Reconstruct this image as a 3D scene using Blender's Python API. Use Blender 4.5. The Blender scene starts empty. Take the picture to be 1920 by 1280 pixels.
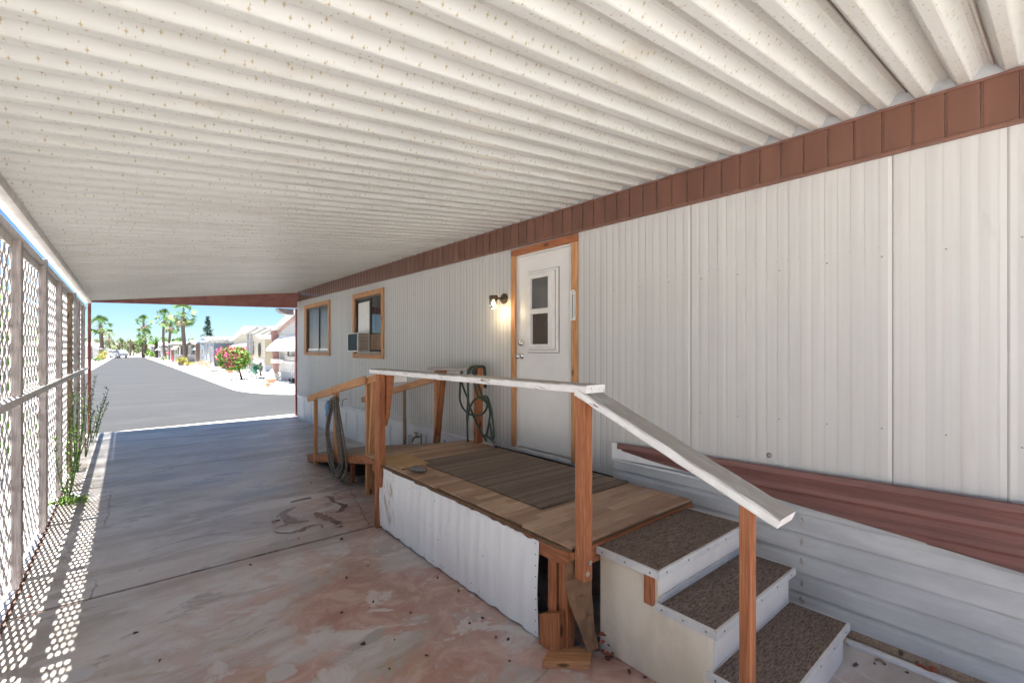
import bpy, bmesh, math, random
from mathutils import Matrix, Vector
random.seed(7)
sc = bpy.context.scene
R = math.radians
# ------------------------------------------------------------------ camera, sky, sun, exposure
cd = bpy.data.cameras.new('camera'); cam = bpy.data.objects.new('camera', cd); sc.collection.objects.link(cam)
cam.location = (0, 0, 1.62); cam.rotation_euler = (R(90), 0, R(-39.95))
cd.sensor_width = 36.0; cd.lens = 36.0 * 863 / 1920; cd.shift_y = 16 / 1920; cd.clip_start = 0.05; cd.clip_end = 3000
sc.camera = cam
SUN_EL = 80.2
world = bpy.data.worlds.new('World'); sc.world = world; world.use_nodes = True
wn = world.node_tree; wn.nodes.clear()
sky = wn.nodes.new('ShaderNodeTexSky'); sky.sky_type = 'NISHITA'; sky.sun_disc = False
sky.sun_elevation = R(SUN_EL); sky.sun_rotation = R(270); sky.altitude = 350; sky.air_density = 1.0; sky.dust_density = 0.0; sky.ozone_density = 2.5
bg = wn.nodes.new('ShaderNodeBackground'); bg.inputs['Strength'].default_value = 0.05
wo = wn.nodes.new('ShaderNodeOutputWorld')
tint = wn.nodes.new('ShaderNodeMix'); tint.data_type = 'RGBA'; tint.blend_type = 'MULTIPLY'; tint.inputs[0].default_value = 1.0
tint.inputs[7].default_value = (0.45, 0.58, 0.73, 1)   # the deep desert blue of this sky, the same in every direction
wn.links.new(sky.outputs[0], tint.inputs[6]); wn.links.new(tint.outputs[2], bg.inputs[0]); wn.links.new(bg.outputs[0], wo.inputs[0])
sl = bpy.data.lights.new('sun', 'SUN'); sl.energy = 5.0; sl.angle = R(0.53); sl.color = (1.0, 0.98, 0.93)
so = bpy.data.objects.new('sun', sl); sc.collection.objects.link(so)
so.rotation_euler = Vector((-0.173, 0.0, 1.0)).to_track_quat('Z', 'Y').to_euler(); so.location = (-5, 5, 30)
sc.view_settings.view_transform = 'Standard'; sc.view_settings.look = 'None'; sc.view_settings.gamma = 1.0
sc.view_settings.use_curve_mapping = False
sc.view_settings.exposure = 2.33
sc.render.engine = 'CYCLES'
sc.cycles.use_denoising = True
sc.cycles.max_bounces = 14; sc.cycles.diffuse_bounces = 10; sc.cycles.glossy_bounces = 5
sc.cycles.transmission_bounces = 6; sc.cycles.transparent_max_bounces = 8
sc.cycles.sample_clamp_indirect = 6.0; sc.cycles.caustics_reflective = False; sc.cycles.caustics_refractive = False

# ------------------------------------------------------------------ node helpers
def new_mat(name):
    m = bpy.data.materials.new(name); m.use_nodes = True
    nt = m.node_tree
    return m, nt, nt.nodes['Principled BSDF']

class N:
    def __init__(s, nt): s.nt = nt
    def node(s, t, **kw):
        n = s.nt.nodes.new(t)
        for k, v in kw.items(): setattr(n, k, v)
        return n
    def link(s, a, b): s.nt.links.new(a, b)
    def val(s, sock, v):
        if hasattr(v, 'links') or isinstance(v, bpy.types.NodeSocket): s.nt.links.new(v, sock)
        else: sock.default_value = v
    def pos(s): return s.node('ShaderNodeNewGeometry').outputs['Position']
    def nor(s): return s.node('ShaderNodeNewGeometry').outputs['Normal']
    def obj(s, rnd=True):
        o = s.node('ShaderNodeTexCoord').outputs['Object']
        if rnd:
            i = s.node('ShaderNodeObjectInfo')
            m = s.node('ShaderNodeVectorMath', operation='SCALE'); m.inputs[0].default_value = (37.0, 23.0, 11.0)
            s.link(i.outputs['Random'], m.inputs['Scale'])
            a = s.node('ShaderNodeVectorMath', operation='ADD'); s.link(o, a.inputs[0]); s.link(m.outputs[0], a.inputs[1])
            return a.outputs[0]
        return o
    def scale(s, v, sc3):
        m = s.node('ShaderNodeVectorMath', operation='MULTIPLY'); s.link(v, m.inputs[0]); s.val(m.inputs[1], sc3); return m.outputs[0]
    def noise(s, v, scale=5, detail=4, rough=.55, dist=0.0):
        n = s.node('ShaderNodeTexNoise'); s.link(v, n.inputs['Vector']); n.inputs['Scale'].default_value = scale
        n.inputs['Detail'].default_value = detail; n.inputs['Roughness'].default_value = rough; n.inputs['Distortion'].default_value = dist
        return n.outputs['Fac']
    def voro(s, v, scale=5, feature='F1', rnd=1.0):
        n = s.node('ShaderNodeTexVoronoi', feature=feature); s.link(v, n.inputs['Vector']); n.inputs['Scale'].default_value = scale
        n.inputs['Randomness'].default_value = rnd
        return n
    def math(s, op, a, b=0.0, c=None, clamp=False):
        n = s.node('ShaderNodeMath', operation=op); n.use_clamp = clamp
        s.val(n.inputs[0], a); s.val(n.inputs[1], b)
        if c is not None: s.val(n.inputs[2], c)
        return n.outputs[0]
    def step(s, v, a, b, lo=0.0, hi=1.0):
        n = s.node('ShaderNodeMapRange'); n.interpolation_type = 'SMOOTHSTEP'
        s.link(v, n.inputs['Value']); n.inputs['From Min'].default_value = a; n.inputs['From Max'].default_value = b
        n.inputs['To Min'].default_value = lo; n.inputs['To Max'].default_value = hi
        return n.outputs[0]
    def mix(s, f, a, b):
        n = s.node('ShaderNodeMix', data_type='RGBA'); s.val(n.inputs[0], f)
        for i, c in ((6, a), (7, b)):
            if isinstance(c, tuple): n.inputs[i].default_value = (*c[:3], 1)
            else: s.link(c, n.inputs[i])
        return n.outputs[2]
    def xyz(s, v):
        n = s.node('ShaderNodeSeparateXYZ'); s.link(v, n.inputs[0]); return n.outputs
    def bump(s, h, strength=.3, dist=.01, bsdf=None):
        n = s.node('ShaderNodeBump'); s.link(h, n.inputs['Height']); n.inputs['Strength'].default_value = strength; n.inputs['Distance'].default_value = dist
        if bsdf is not None: s.link(n.outputs[0], bsdf.inputs['Normal'])
        return n.outputs[0]
    def rnd(s): return s.node('ShaderNodeObjectInfo').outputs['Random']

def plain(name, c, rough=.6, metal=0.0, var=.12, scale=9.0, bump=0.0, spec=.5):
    """paint or plastic with slight uneven tone"""
    m, nt, b = new_mat(name); g = N(nt)
    f = g.noise(g.obj(), scale, 5)
    f2 = g.step(f, .3, .7)
    lo = tuple(x * (1 - var) for x in c); hi = tuple(min(1, x * (1 + var * .6)) for x in c)
    g.link(g.mix(f2, lo, hi), b.inputs['Base Color'])
    b.inputs['Metallic'].default_value = metal; b.inputs['Specular IOR Level'].default_value = spec
    g.link(g.step(f, .2, .8, rough - .08, min(1, rough + .08)), b.inputs['Roughness'])
    if bump: g.bump(g.noise(g.obj(), scale * 6, 4), bump, .004, b)
    return m

def wood(name, dark, mid, light, knots=True, stain=None, rough=.62):
    m, nt, b = new_mat(name); g = N(nt); o = g.obj()
    fib = g.noise(g.scale(o, (2.2, 60, 60)), 1.6, 5, .65, .3)
    ring = g.noise(g.scale(o, (.9, 14, 14)), 1.5, 3, .5, 1.2)
    ring = g.math('SINE', g.math('MULTIPLY', ring, 38.0)); ring = g.step(ring, -.6, 1.0)
    c = g.mix(g.step(fib, .32, .68), mid, light)
    c = g.mix(g.math('MULTIPLY', ring, .42), c, dark)
    big = g.noise(g.scale(o, (1.4, 4, 4)), 1.5, 3)
    c = g.mix(g.step(big, .5, .75, 0, .45), c, dark)
    if knots:
        v = g.voro(g.scale(o, (3.2, 9.5, 9.5)), 1.0)
        k = g.step(v.outputs['Distance'], .07, .15, 1, 0)
        c = g.mix(g.math('MULTIPLY', k, .85), c, tuple(x * .25 for x in dark))
    if stain:
        s = g.step(g.noise(g.pos(), 3.0, 6, .7), .58, .66)
        c = g.mix(g.math('MULTIPLY', s, .7), c, stain)
    pz = g.xyz(g.pos())[2]
    g.link(c, b.inputs['Base Color']); b.inputs['Roughness'].default_value = rough
    b.inputs['Specular IOR Level'].default_value = .3
    g.bump(g.math('ADD', fib, g.math('MULTIPLY', ring, .5)), .28, .002, b)
    return m

MAT = {}
MAT['redwood'] = wood('redwood', (.17, .048, .02), (.31, .105, .044), (.45, .18, .078))
MAT['fir'] = wood('fir', (.28, .115, .045), (.47, .22, .095), (.62, .33, .155))
MAT['oldwood'] = wood('oldwood', (.13, .085, .06), (.26, .18, .12), (.36, .26, .18))
MAT['greywood'] = wood('greywood', (.24, .20, .185), (.40, .35, .33), (.52, .46, .44), stain=(.28, .13, .085))
MAT['plyedge'] = wood('plyedge', (.06, .032, .016), (.11, .06, .03), (.18, .10, .055), False)
MAT['ply'] = wood('ply', (.28, .16, .07), (.42, .27, .13), (.52, .35, .18))

# white painted timber with chips, grime lying on upward faces
m, nt, b = new_mat('painted_timber'); g = N(nt); o = g.obj()
n1 = g.noise(g.scale(o, (4, 30, 30)), 2.0, 6, .7); n2 = g.noise(o, 9, 6, .7)
c = g.mix(g.step(n2, .35, .7), (.70, .68, .66), (.80, .79, .77))
chip = g.math('MULTIPLY', g.step(n1, .585, .62), g.step(n2, .45, .53))
c = g.mix(chip, c, (.24, .13, .09))
up = g.step(g.xyz(g.nor())[2], .55, .85)
gr = g.noise(g.scale(o, (2.5, 10, 10)), 2.5, 6, .65)
c = g.mix(g.math('MULTIPLY', up, g.step(gr, .25, .6, .55, 1.0)), c, g.mix(g.step(gr, .3, .75), (.24, .215, .185), (.36, .335, .30)))
g.link(c, b.inputs['Base Color']); b.inputs['Roughness'].default_value = .6; g.bump(g.math('ADD', n1, chip), .2, .002, b)
MAT['painted_timber'] = m

# ceiling enamel with a printed scatter of gold stars
m, nt, b = new_mat('starred_enamel'); g = N(nt); p = g.pos()
def stars(scale, k, arm, seed):
    q = g.node('ShaderNodeVectorMath', operation='ADD'); g.link(g.scale(p, (1, 1, 0)), q.inputs[0]); q.inputs[1].default_value = (seed, seed * 1.7, 0)
    v = g.node('ShaderNodeTexVoronoi', voronoi_dimensions='2D', feature='F1'); g.link(q.outputs[0], v.inputs['Vector']); v.inputs['Scale'].default_value = scale
    v.inputs['Randomness'].default_value = .8
    d = g.node('ShaderNodeVectorMath', operation='SUBTRACT')
    g.link(q.outputs[0], d.inputs[0]); g.link(v.outputs['Position'], d.inputs[1])
    x, y, _ = g.xyz(d.outputs[0])
    a, bb = g.math('ABSOLUTE', x), g.math('ABSOLUTE', y)
    ast = g.math('ADD', g.math('POWER', a, .40), g.math('POWER', bb, .40))
    s1 = g.math('LESS_THAN', ast, arm ** .40)
    u1 = g.math('ABSOLUTE', g.math('ADD', x, y)); u2 = g.math('ABSOLUTE', g.math('SUBTRACT', x, y))
    ast2 = g.math('ADD', g.math('POWER', u1, .42), g.math('POWER', u2, .42))
    s2 = g.math('LESS_THAN', ast2, (arm * .8) ** .42)
    r = g.node('ShaderNodeSeparateColor'); g.link(v.outputs['Color'], r.inputs[0])
    on = g.math('GREATER_THAN', r.outputs[0], k)
    return g.math('MULTIPLY', g.math('MAXIMUM', s1, s2), on)
st = g.math('MAXIMUM', stars(22.0, .12, .0115, 3.3), stars(30.0, .35, .0056, 8.1))
tone = g.noise(g.scale(p, (.6, 2.5, 1)), 1.2, 4)
c = g.mix(g.step(tone, .3, .7), (.545, .54, .505), (.615, .61, .58))
grime = g.step(g.noise(g.scale(p, (.8, 3, 1)), 1.6, 7, .7, .6), .54, .74, 0, .42)
c = g.mix(grime, c, (.42, .36, .28))
sm = g.math('ABSOLUTE', g.math('SUBTRACT', g.math('FRACT', g.math('DIVIDE', g.math('SUBTRACT', g.xyz(p)[1], .0455), .319)), .5))
c = g.mix(g.math('MULTIPLY', g.step(sm, .004, .013, 1, 0), .75), c, (.20, .115, .075))
c = g.mix(g.math('MULTIPLY', st, .8), c, (.36, .27, .11))
g.link(c, b.inputs['Base Color']); b.inputs['Roughness'].default_value = .36
MAT['ceiling'] = m

# home siding: off white embossed metal
m, nt, b = new_mat('white_siding'); g = N(nt); p = g.pos(); x, y, z = g.xyz(p)
streak = g.noise(g.scale(p, (0, 15, .35)), 1.0, 5, .6)
c = g.mix(g.step(streak, .35, .7), (.575, .565, .545), (.52, .51, .495))
pk = g.step(g.noise(g.scale(p, (0, 9, .9)), 1.3, 6, .7), .57, .74, 0, .55)
c = g.mix(pk, c, (.55, .475, .44))
fr = g.math('FRACT', g.math('DIVIDE', y, .0645)); e1 = g.math('ABSOLUTE', g.math('SUBTRACT', fr, .44)); e2 = g.math('ABSOLUTE', g.math('SUBTRACT', fr, .94))
ln = g.step(e2, .02, .09, 1, 0); wide = g.step(fr, .40, .50)
c = g.mix(g.math('MULTIPLY', wide, .12), c, (.47, .45, .435))
c = g.mix(g.math('MULTIPLY', ln, g.step(g.noise(g.scale(p, (0, 5, 1.1)), 1.5, 4), .35, .65, .05, .32)), c, (.48, .39, .35))
spl = g.math('MULTIPLY', g.step(g.noise(p, 6, 6, .7), .5, .68), g.step(z, 1.0, .55)); c = g.mix(g.math('MULTIPLY', spl, .4), c, (.36, .32, .29))
scf = g.step(g.noise(g.scale(p, (1, 3.2, 1.4)), 2.0, 7, .72, .5), .62, .70, 0, .3); c = g.mix(scf, c, (.42, .40, .385))
rust = g.math('MULTIPLY', g.step(g.noise(g.scale(p, (0, 11, 3)), 1.2, 5, .7), .56, .7, 0, .6), g.math('MULTIPLY', g.step(y, 4.3, 4.8), g.math('MULTIPLY', g.step(y, 5.9, 6.4, 1, 0), g.math('MULTIPLY', g.step(z, .9, 1.1), g.step(z, 1.2, 1.35, 1, 0)))))
c = g.mix(rust, c, (.55, .33, .22))
sm = g.step(g.noise(g.scale(p, (0, 2.6, 6)), 1.4, 5, .6), .60, .72, 0, .5)
c = g.mix(g.math('MULTIPLY', sm, g.step(y, 4.5, 6)), c, (.42, .42, .43))
g.link(c, b.inputs['Base Color']); b.inputs['Roughness'].default_value = .5
g.bump(g.noise(g.scale(p, (40, 60, 400)), 1.0, 3), .10, .0015, b)
MAT['siding'] = m

def scuffed(name, c0, c1, chip, rough=.5, chipamt=.7, sc3=(3, 3, 3), thr=.63):
    m, nt, b = new_mat(name); g = N(nt); p = g.pos()
    n = g.noise(g.scale(p, sc3), 1.6, 6, .65); n2 = g.noise(p, 7, 7, .72)
    c = g.mix(g.step(n, .36, .64), c0, c1)
    c = g.mix(g.math('MULTIPLY', g.step(n2, thr, thr + .05), chipamt), c, chip)
    g.link(c, b.inputs['Base Color']); b.inputs['Roughness'].default_value = rough
    g.bump(n2, .1, .003, b)
    return m
def scraped(m):
    nt = m.node_tree; b = nt.nodes['Principled BSDF']; g = N(nt); p = g.pos(); x, y, z = g.xyz(p)
    src = b.inputs['Base Color'].links[0].from_socket
    q_ = g.math('ADD', y, g.math('MULTIPLY', z, -.25))
    v_ = g.node('ShaderNodeCombineXYZ'); g.link(q_, v_.inputs[1]); g.link(g.math('MULTIPLY', z, .25), v_.inputs[2])
    n = g.noise(v_.outputs[0], 16, 5, .65)
    k = g.math('MULTIPLY', g.step(n, .50, .60), g.math('MULTIPLY', g.step(y, 3.62, 3.74), g.math('MULTIPLY', g.step(y, 3.96, 3.90), g.math('MULTIPLY', g.step(z, .06, .14), g.step(z, .50, .40)))))
    c = g.mix(g.math('MULTIPLY', k, .8), src, (.42, .30, .235)); g.link(c, b.inputs['Base Color'])
MAT['skirt_white'] = scuffed('skirt_white', (.68, .685, .695), (.75, .755, .76), (.40, .34, .31), sc3=(2, 2, 2), thr=.64, chipamt=.5)
MAT['porch_skirt'] = scuffed('porch_skirt', (.78, .78, .77), (.83, .83, .82), (.34, .25, .20), sc3=(2, 5, .6), thr=.68, chipamt=.55)
scraped(MAT['porch_skirt'])
MAT['skirt_grey'] = scuffed('skirt_grey', (.46, .465, .465), (.57, .575, .57), (.30, .26, .23), sc3=(2, 1.2, 5), thr=.64, chipamt=.45)
MAT['fascia'] = scuffed('fascia', (.135, .058, .037), (.172, .075, .048), (.075, .03, .018), rough=.5, sc3=(2, 3, .5), thr=.68, chipamt=.4)
MAT['fascia_edge'] = scuffed('fascia_edge', (.165, .078, .056), (.205, .097, .07), (.13, .06, .04), rough=.45, thr=.66)
MAT['trim_red'] = scuffed('trim_red', (.15, .064, .054), (.215, .092, .078), (.33, .24, .24), rough=.42, sc3=(1, .7, 14), thr=.74, chipamt=.6)
MAT['beam_red'] = scuffed('beam_red', (.30, .115, .095), (.38, .165, .14), (.20, .10, .08), rough=.5, thr=.64)
MAT['post_red'] = scuffed('post_red', (.24, .075, .065), (.32, .12, .10), (.45, .38, .36), rough=.5, thr=.66)
MAT['galv'] = scuffed('galv', (.40, .41, .42), (.52, .53, .54), (.30, .26, .24), rough=.45)
MAT['beam_white'] = scuffed('beam_white', (.56, .53, .51), (.68, .66, .63), (.42, .30, .26), rough=.5, thr=.62)
MAT['lath'] = scuffed('lath', (.62, .59, .575), (.72, .69, .67), (.34, .24, .21), rough=.7, thr=.6)
MAT['alu'] = scuffed('alu', (.54, .54, .535), (.64, .64, .63), (.40, .36, .33), rough=.4, thr=.68)
MAT['cream_ply'] = scuffed('cream_ply', (.66, .575, .44), (.77, .70, .575), (.36, .27, .17), rough=.55, sc3=(2, 2, 1.2), thr=.70, chipamt=.5)
MAT['riser_white'] = scuffed('riser_white', (.66, .635, .61), (.73, .71, .69), (.38, .28, .2), rough=.5, thr=.71)
MAT['door_white'] = plain('door_white', (.70, .685, .67), .42, var=.05, scale=3)
MAT['frame_white'] = plain('frame_white', (.72, .70, .675), .4, var=.06)
MAT['screw'] = plain('screw', (.30, .27, .245), .4, .7)
MAT['steel'] = plain('steel', (.62, .60, .57), .3, .9)
MAT['chrome'] = plain('chrome', (.75, .75, .76), .22, 1.0, var=.04)
MAT['bronze'] = plain('bronze', (.10, .075, .055), .4, .5)
MAT['dark_metal'] = plain('dark_metal', (.06, .055, .05), .5, .3)
MAT['void'] = plain('void', (.015, .014, .013), .9)
MAT['brass'] = plain('brass', (.22, .17, .11), .4, .7)
MAT['green_hose'] = plain('green_hose', (.014, .036, .020), .38, var=.3, scale=20)
MAT['brown_hose'] = plain('brown_hose', (.135, .11, .085), .5, var=.3, scale=20)
MAT['blue_plastic'] = plain('blue_plastic', (.045, .17, .36), .5, var=.3, scale=30)
MAT['cardboard'] = plain('cardboard', (.23, .125, .065), .8, var=.25, scale=14, bump=.2)
MAT['stone'] = plain('stone', (.155, .135, .125), .7, var=.3, scale=18, bump=.3)
MAT['dead_leaf'] = plain('dead_leaf', (.17, .085, .045), .8, var=.4, scale=30)
MAT['red_leaf'] = plain('red_leaf', (.30, .085, .045), .8, var=.4, scale=30)
MAT['white_plastic'] = plain('white_plastic', (.72, .72, .68), .4, var=.05)

# dark window glass over an unlit room
def glass(name, c, rough=.03, screen=0):
    m, nt, b = new_mat(name); g = N(nt); p = g.pos()
    n = g.noise(g.scale(p, (2, 2, 2)), 1.5, 4)
    g.link(g.mix(g.step(n, .3, .7), c, tuple(x * 1.5 for x in c)), b.inputs['Base Color'])
    b.inputs['Roughness'].default_value = rough; b.inputs['Specular IOR Level'].default_value = .6 if not screen else .25
    g.bump(g.noise(p, 3.0, 2), .03, .01, b)
    return m
MAT['glass'] = glass('window_glass', (.030, .030, .032))
MAT['screen'] = glass('window_screen', (.060, .055, .055), .28, 1)
MAT['glass_brown'] = glass('door_glass_brown', (.055, .036, .028), .12)
MAT['glass_grey'] = glass('door_glass_grey', (.085, .08, .078), .15)
MAT['far_glass'] = glass('far_glass', (.10, .11, .12), .1)

# clear lamp jar and lit bulb
m, nt, b = new_mat('jar_glass'); b.inputs['Transmission Weight'].default_value = 1.0; b.inputs['Roughness'].default_value = .05; b.inputs['Base Color'].default_value = (.95, .93, .88, 1); b.inputs['IOR'].default_value = 1.3
MAT['jar'] = m
m, nt, b = new_mat('lit_bulb'); b.inputs['Emission Color'].default_value = (1.0, .72, .36, 1); b.inputs['Emission Strength'].default_value = 9.0; b.inputs['Base Color'].default_value = (.9, .8, .6, 1)
MAT['bulb'] = m

# slab concrete: grey, trowel streaks, pinkish old paint near the front, pale spots
m, nt, b = new_mat('slab_concrete'); g = N(nt); p = g.pos(); x, y, z = g.xyz(p)
flat = g.scale(p, (1, 1, 0))
s1 = g.noise(g.scale(flat, (.45, 1.7, 1)), 1.3, 7, .62, .6); s2 = g.noise(flat, 1.1, 6, .62, .8); s3 = g.noise(flat, 30, 4, .6); s4 = g.noise(flat, 3.6, 7, .68, 1.0)
c = g.mix(g.step(s1, .36, .64), (.40, .35, .305), (.62, .575, .53))
hz = g.noise(g.scale(flat, (.8, 1.5, 1)), 1.7, 8, .68, .9)
c = g.mix(g.step(hz, .56, .615, 0, .7), c, (.62, .61, .60)); c = g.mix(g.step(hz, .38, .43, .65, 0), c, (.285, .25, .215))
near = g.step(y, 4.9, 2.9); far = g.step(y, 3.9, 4.15)
nx = g.math('MULTIPLY', g.step(x, -.05, .5), g.step(x, 2.9, 2.4))
reg = g.math('MULTIPLY', g.math('MAXIMUM', near, g.math('MULTIPLY', g.step(y, 6.8, 5.0), g.step(x, .9, 1.8, 0, .75))), nx)
pinkn = g.step(g.math('ADD', g.math('MULTIPLY', s2, .65), g.math('MULTIPLY', s4, .35)), .45, .53)
c = g.mix(g.math('MULTIPLY', g.math('MULTIPLY', pinkn, reg), .95), c, g.mix(g.step(s4, .35, .7), (.41, .215, .16), (.60, .43, .355)))
och = g.step(g.noise(g.scale(flat, (.9, 1.4, 1)), 1.6, 6, .65, 1.5), .55, .66)
c = g.mix(g.math('MULTIPLY', g.math('MULTIPLY', och, g.step(y, 4.0, 2.6)), .75), c, (.44, .30, .19))
pale = g.step(g.noise(flat, 2.1, 5, .6, 1.2), .585, .63)
c = g.mix(g.math('MULTIPLY', g.math('MULTIPLY', pale, g.step(y, 4.1, 3.4)), .8), c, (.62, .57, .53))
wv = g.node('ShaderNodeVectorMath', operation='ADD'); g.link(flat, wv.inputs[0])
nv = g.node('ShaderNodeTexNoise'); g.link(flat, nv.inputs['Vector']); nv.inputs['Scale'].default_value = 9
sc_ = g.node('ShaderNodeVectorMath', operation='SCALE'); g.link(nv.outputs['Color'], sc_.inputs[0]); sc_.inputs['Scale'].default_value = .09
g.link(sc_.outputs[0], wv.inputs[1])
v = g.voro(wv.outputs[0], 3.1); rr = g.node('ShaderNodeSeparateColor'); g.link(v.outputs['Color'], rr.inputs[0])
spot = g.math('MULTIPLY', g.math('LESS_THAN', v.outputs['Distance'], g.math('MULTIPLY', g.math('POWER', rr.outputs[1], 1.7), .24)), g.math('GREATER_THAN', rr.outputs[0], .55))
c = g.mix(g.math('MULTIPLY', g.math('MULTIPLY', spot, g.step(y, 5.3, 4.6)), .85), c, (.53, .51, .49))
dirt = g.math('MULTIPLY', g.step(s4, .62, .72), .35); c = g.mix(dirt, c, (.17, .135, .115))
ck = g.node('ShaderNodeTexVoronoi', feature='DISTANCE_TO_EDGE'); g.link(wv.outputs[0], ck.inputs['Vector']); ck.inputs['Scale'].default_value = .42
crack = g.math('MULTIPLY', g.step(ck.outputs['Distance'], .0012, .0045, 1, 0), g.step(s2, .40, .55)); c = g.mix(g.math('MULTIPLY', crack, .6), c, (.14, .105, .085))
c = g.mix(g.step(s3, .62, .75, 0, .3), c, (.13, .115, .105)); c = g.mix(g.step(s3, .25, .38, .2, 0), c, (.45, .43, .42))
g.link(c, b.inputs['Base Color'])
g.link(g.step(hz, .3, .7, .34, .52), b.inputs['Roughness']); b.inputs['Specular IOR Level'].default_value = .34
g.bump(g.math('ADD', s3, g.math('MULTIPLY', s4, 1.5)), .10, .004, b)
MAT['slab'] = m
m, nt, b = new_mat('stained_concrete'); g = N(nt); p = g.pos()
g.link(g.mix(g.step(g.noise(p, 14, 5, .65), .35, .65), (.20, .125, .095), (.29, .20, .16)), b.inputs['Base Color']); b.inputs['Roughness'].default_value = .4
MAT['stain'] = m

MAT['joint_dirt'] = plain('joint_dirt', (.15, .09, .07), .9, var=.4, scale=20)

# asphalt, gravel, pale concrete
def ground(name, c0, c1, scale, grain, rough=.85, bump=.4, patch=None, stretch=(1, 1, 1)):
    m, nt, b = new_mat(name); g = N(nt); p = g.pos()
    n = g.noise(g.scale(p, stretch), scale, 6, .6); s = g.noise(p, grain, 4, .7)
    c = g.mix(g.step(n, .3, .7), c0, c1)
    c = g.mix(g.step(s, .35, .7, .0, .45), c, tuple(min(1, q * 1.6) for q in c1)); c = g.mix(g.step(s, .25, .45, .5, 0), c, tuple(q * .45 for q in c0))
    if patch: c = g.mix(g.step(g.noise(g.scale(p, stretch), .55, 7, .68, .9), .5, .62, 0, .75), c, patch)
    g.link(c, b.inputs['Base Color']); b.inputs['Roughness'].default_value = rough
    g.bump(s, bump, .01, b)
    return m
MAT['asphalt'] = ground('asphalt', (.018, .018, .019), (.025, .025, .0265), .35, 40, .8, .3, patch=(.036, .0355, .035), stretch=(.5, 1.6, 1))
MAT['gravel'] = ground('gravel', (.57, .555, .54), (.68, .665, .65), .8, 26, .9, .6, patch=(.34, .30, .26))
MAT['pale_conc'] = ground('pale_concrete', (.48, .47, .455), (.58, .565, .55), .8, 40, .8, .2)
MAT['tan_ground'] = ground('desert_ground', (.33, .28, .22), (.42, .36, .29), .05, 6, .9, .5)

# floor planks (laminate: each board printed with strips)
m, nt, b = new_mat('laminate'); g = N(nt); p = g.pos(); o = g.obj()
x, y, z = g.xyz(p)
row = g.math('FLOOR', g.math('DIVIDE', y, .0655))
cmb = g.node('ShaderNodeCombineXYZ'); xr = g.math('ADD', x, g.math('MULTIPLY', g.math('SINE', g.math('MULTIPLY', row, 91.7)), 3.0))
g.link(g.math('FLOOR', g.math('DIVIDE', xr, .46)), cmb.inputs[0]); g.link(row, cmb.inputs[1])
wnz = g.node('ShaderNodeTexWhiteNoise', noise_dimensions='2D'); g.link(cmb.outputs[0], wnz.inputs['Vector'])
fib = g.noise(g.scale(p, (3, 55, 1)), 1.6, 5, .65, .4)
c = g.mix(wnz.outputs['Value'], (.235, .125, .075), (.48, .32, .205))
c = g.mix(g.step(fib, .4, .72, 0, .45), c, (.19, .105, .06))
edge = g.math('ABSOLUTE', g.math('SUBTRACT', g.math('FRACT', g.math('DIVIDE', y, .0655)), .5))
c = g.mix(g.step(edge, .47, .5, 0, .3), c, (.15, .085, .05))
dust = g.step(g.noise(p, 4, 6, .65), .48, .75, 0, .35); c = g.mix(dust, c, (.36, .31, .27))
g.link(c, b.inputs['Base Color']); g.link(g.step(fib, .3, .7, .36, .5), b.inputs['Roughness'])
g.bump(fib, .08, .001, b)
MAT['laminate'] = m

# woven rug and tread carpet
m, nt, b = new_mat('rug_weave'); g = N(nt); p = g.pos(); x, y, z = g.xyz(p)
wv1 = g.math('SINE', g.math('MULTIPLY', y, 2 * math.pi / .021)); wv2 = g.math('SINE', g.math('ADD', g.math('MULTIPLY', x, 2 * math.pi / .026), g.math('MULTIPLY', g.math('FLOOR', g.math('DIVIDE', y, .021)), 3.14)))
band = g.noise(g.scale(p, (.12, 13, 1)), 1.6, 4, .6)
c = g.mix(g.step(band, .38, .62), (.175, .132, .105), (.28, .225, .185))
c = g.mix(g.math('MULTIPLY', g.step(g.math('MULTIPLY', wv1, wv2), .0, .8), .5), c, (.27, .225, .19))
c = g.mix(g.step(wv1, -.7, -1.0, 0, .65), c, (.045, .032, .027))
c = g.mix(g.step(g.noise(p, 60, 3), .5, .75, 0, .5), c, (.06, .045, .038))
g.link(c, b.inputs['Base Color']); b.inputs['Roughness'].default_value = .95; b.inputs['Specular IOR Level'].default_value = .1
g.bump(g.math('ADD', wv1, g.math('MULTIPLY', wv2, .6)), .6, .004, b)
MAT['rug'] = m
m, nt, b = new_mat('tread_carpet'); g = N(nt); p = g.pos()
f = g.noise(g.scale(p, (22, 90, 40)), 1.5, 4, .7, .8); f2 = g.noise(p, 5, 5); f3 = g.noise(p, 170, 2)
c = g.mix(g.step(f, .35, .66), (.085, .062, .050), (.27, .21, .172)); c = g.mix(g.step(f2, .4, .7, 0, .3), c, (.14, .105, .085))
c = g.mix(g.step(f3, .55, .7, 0, .5), c, (.26, .21, .175))
g.link(c, b.inputs['Base Color']); b.inputs['Roughness'].default_value = .97; b.inputs['Specular IOR Level'].default_value = .1
g.bump(f, .8, .006, b)
MAT['carpet'] = m

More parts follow.
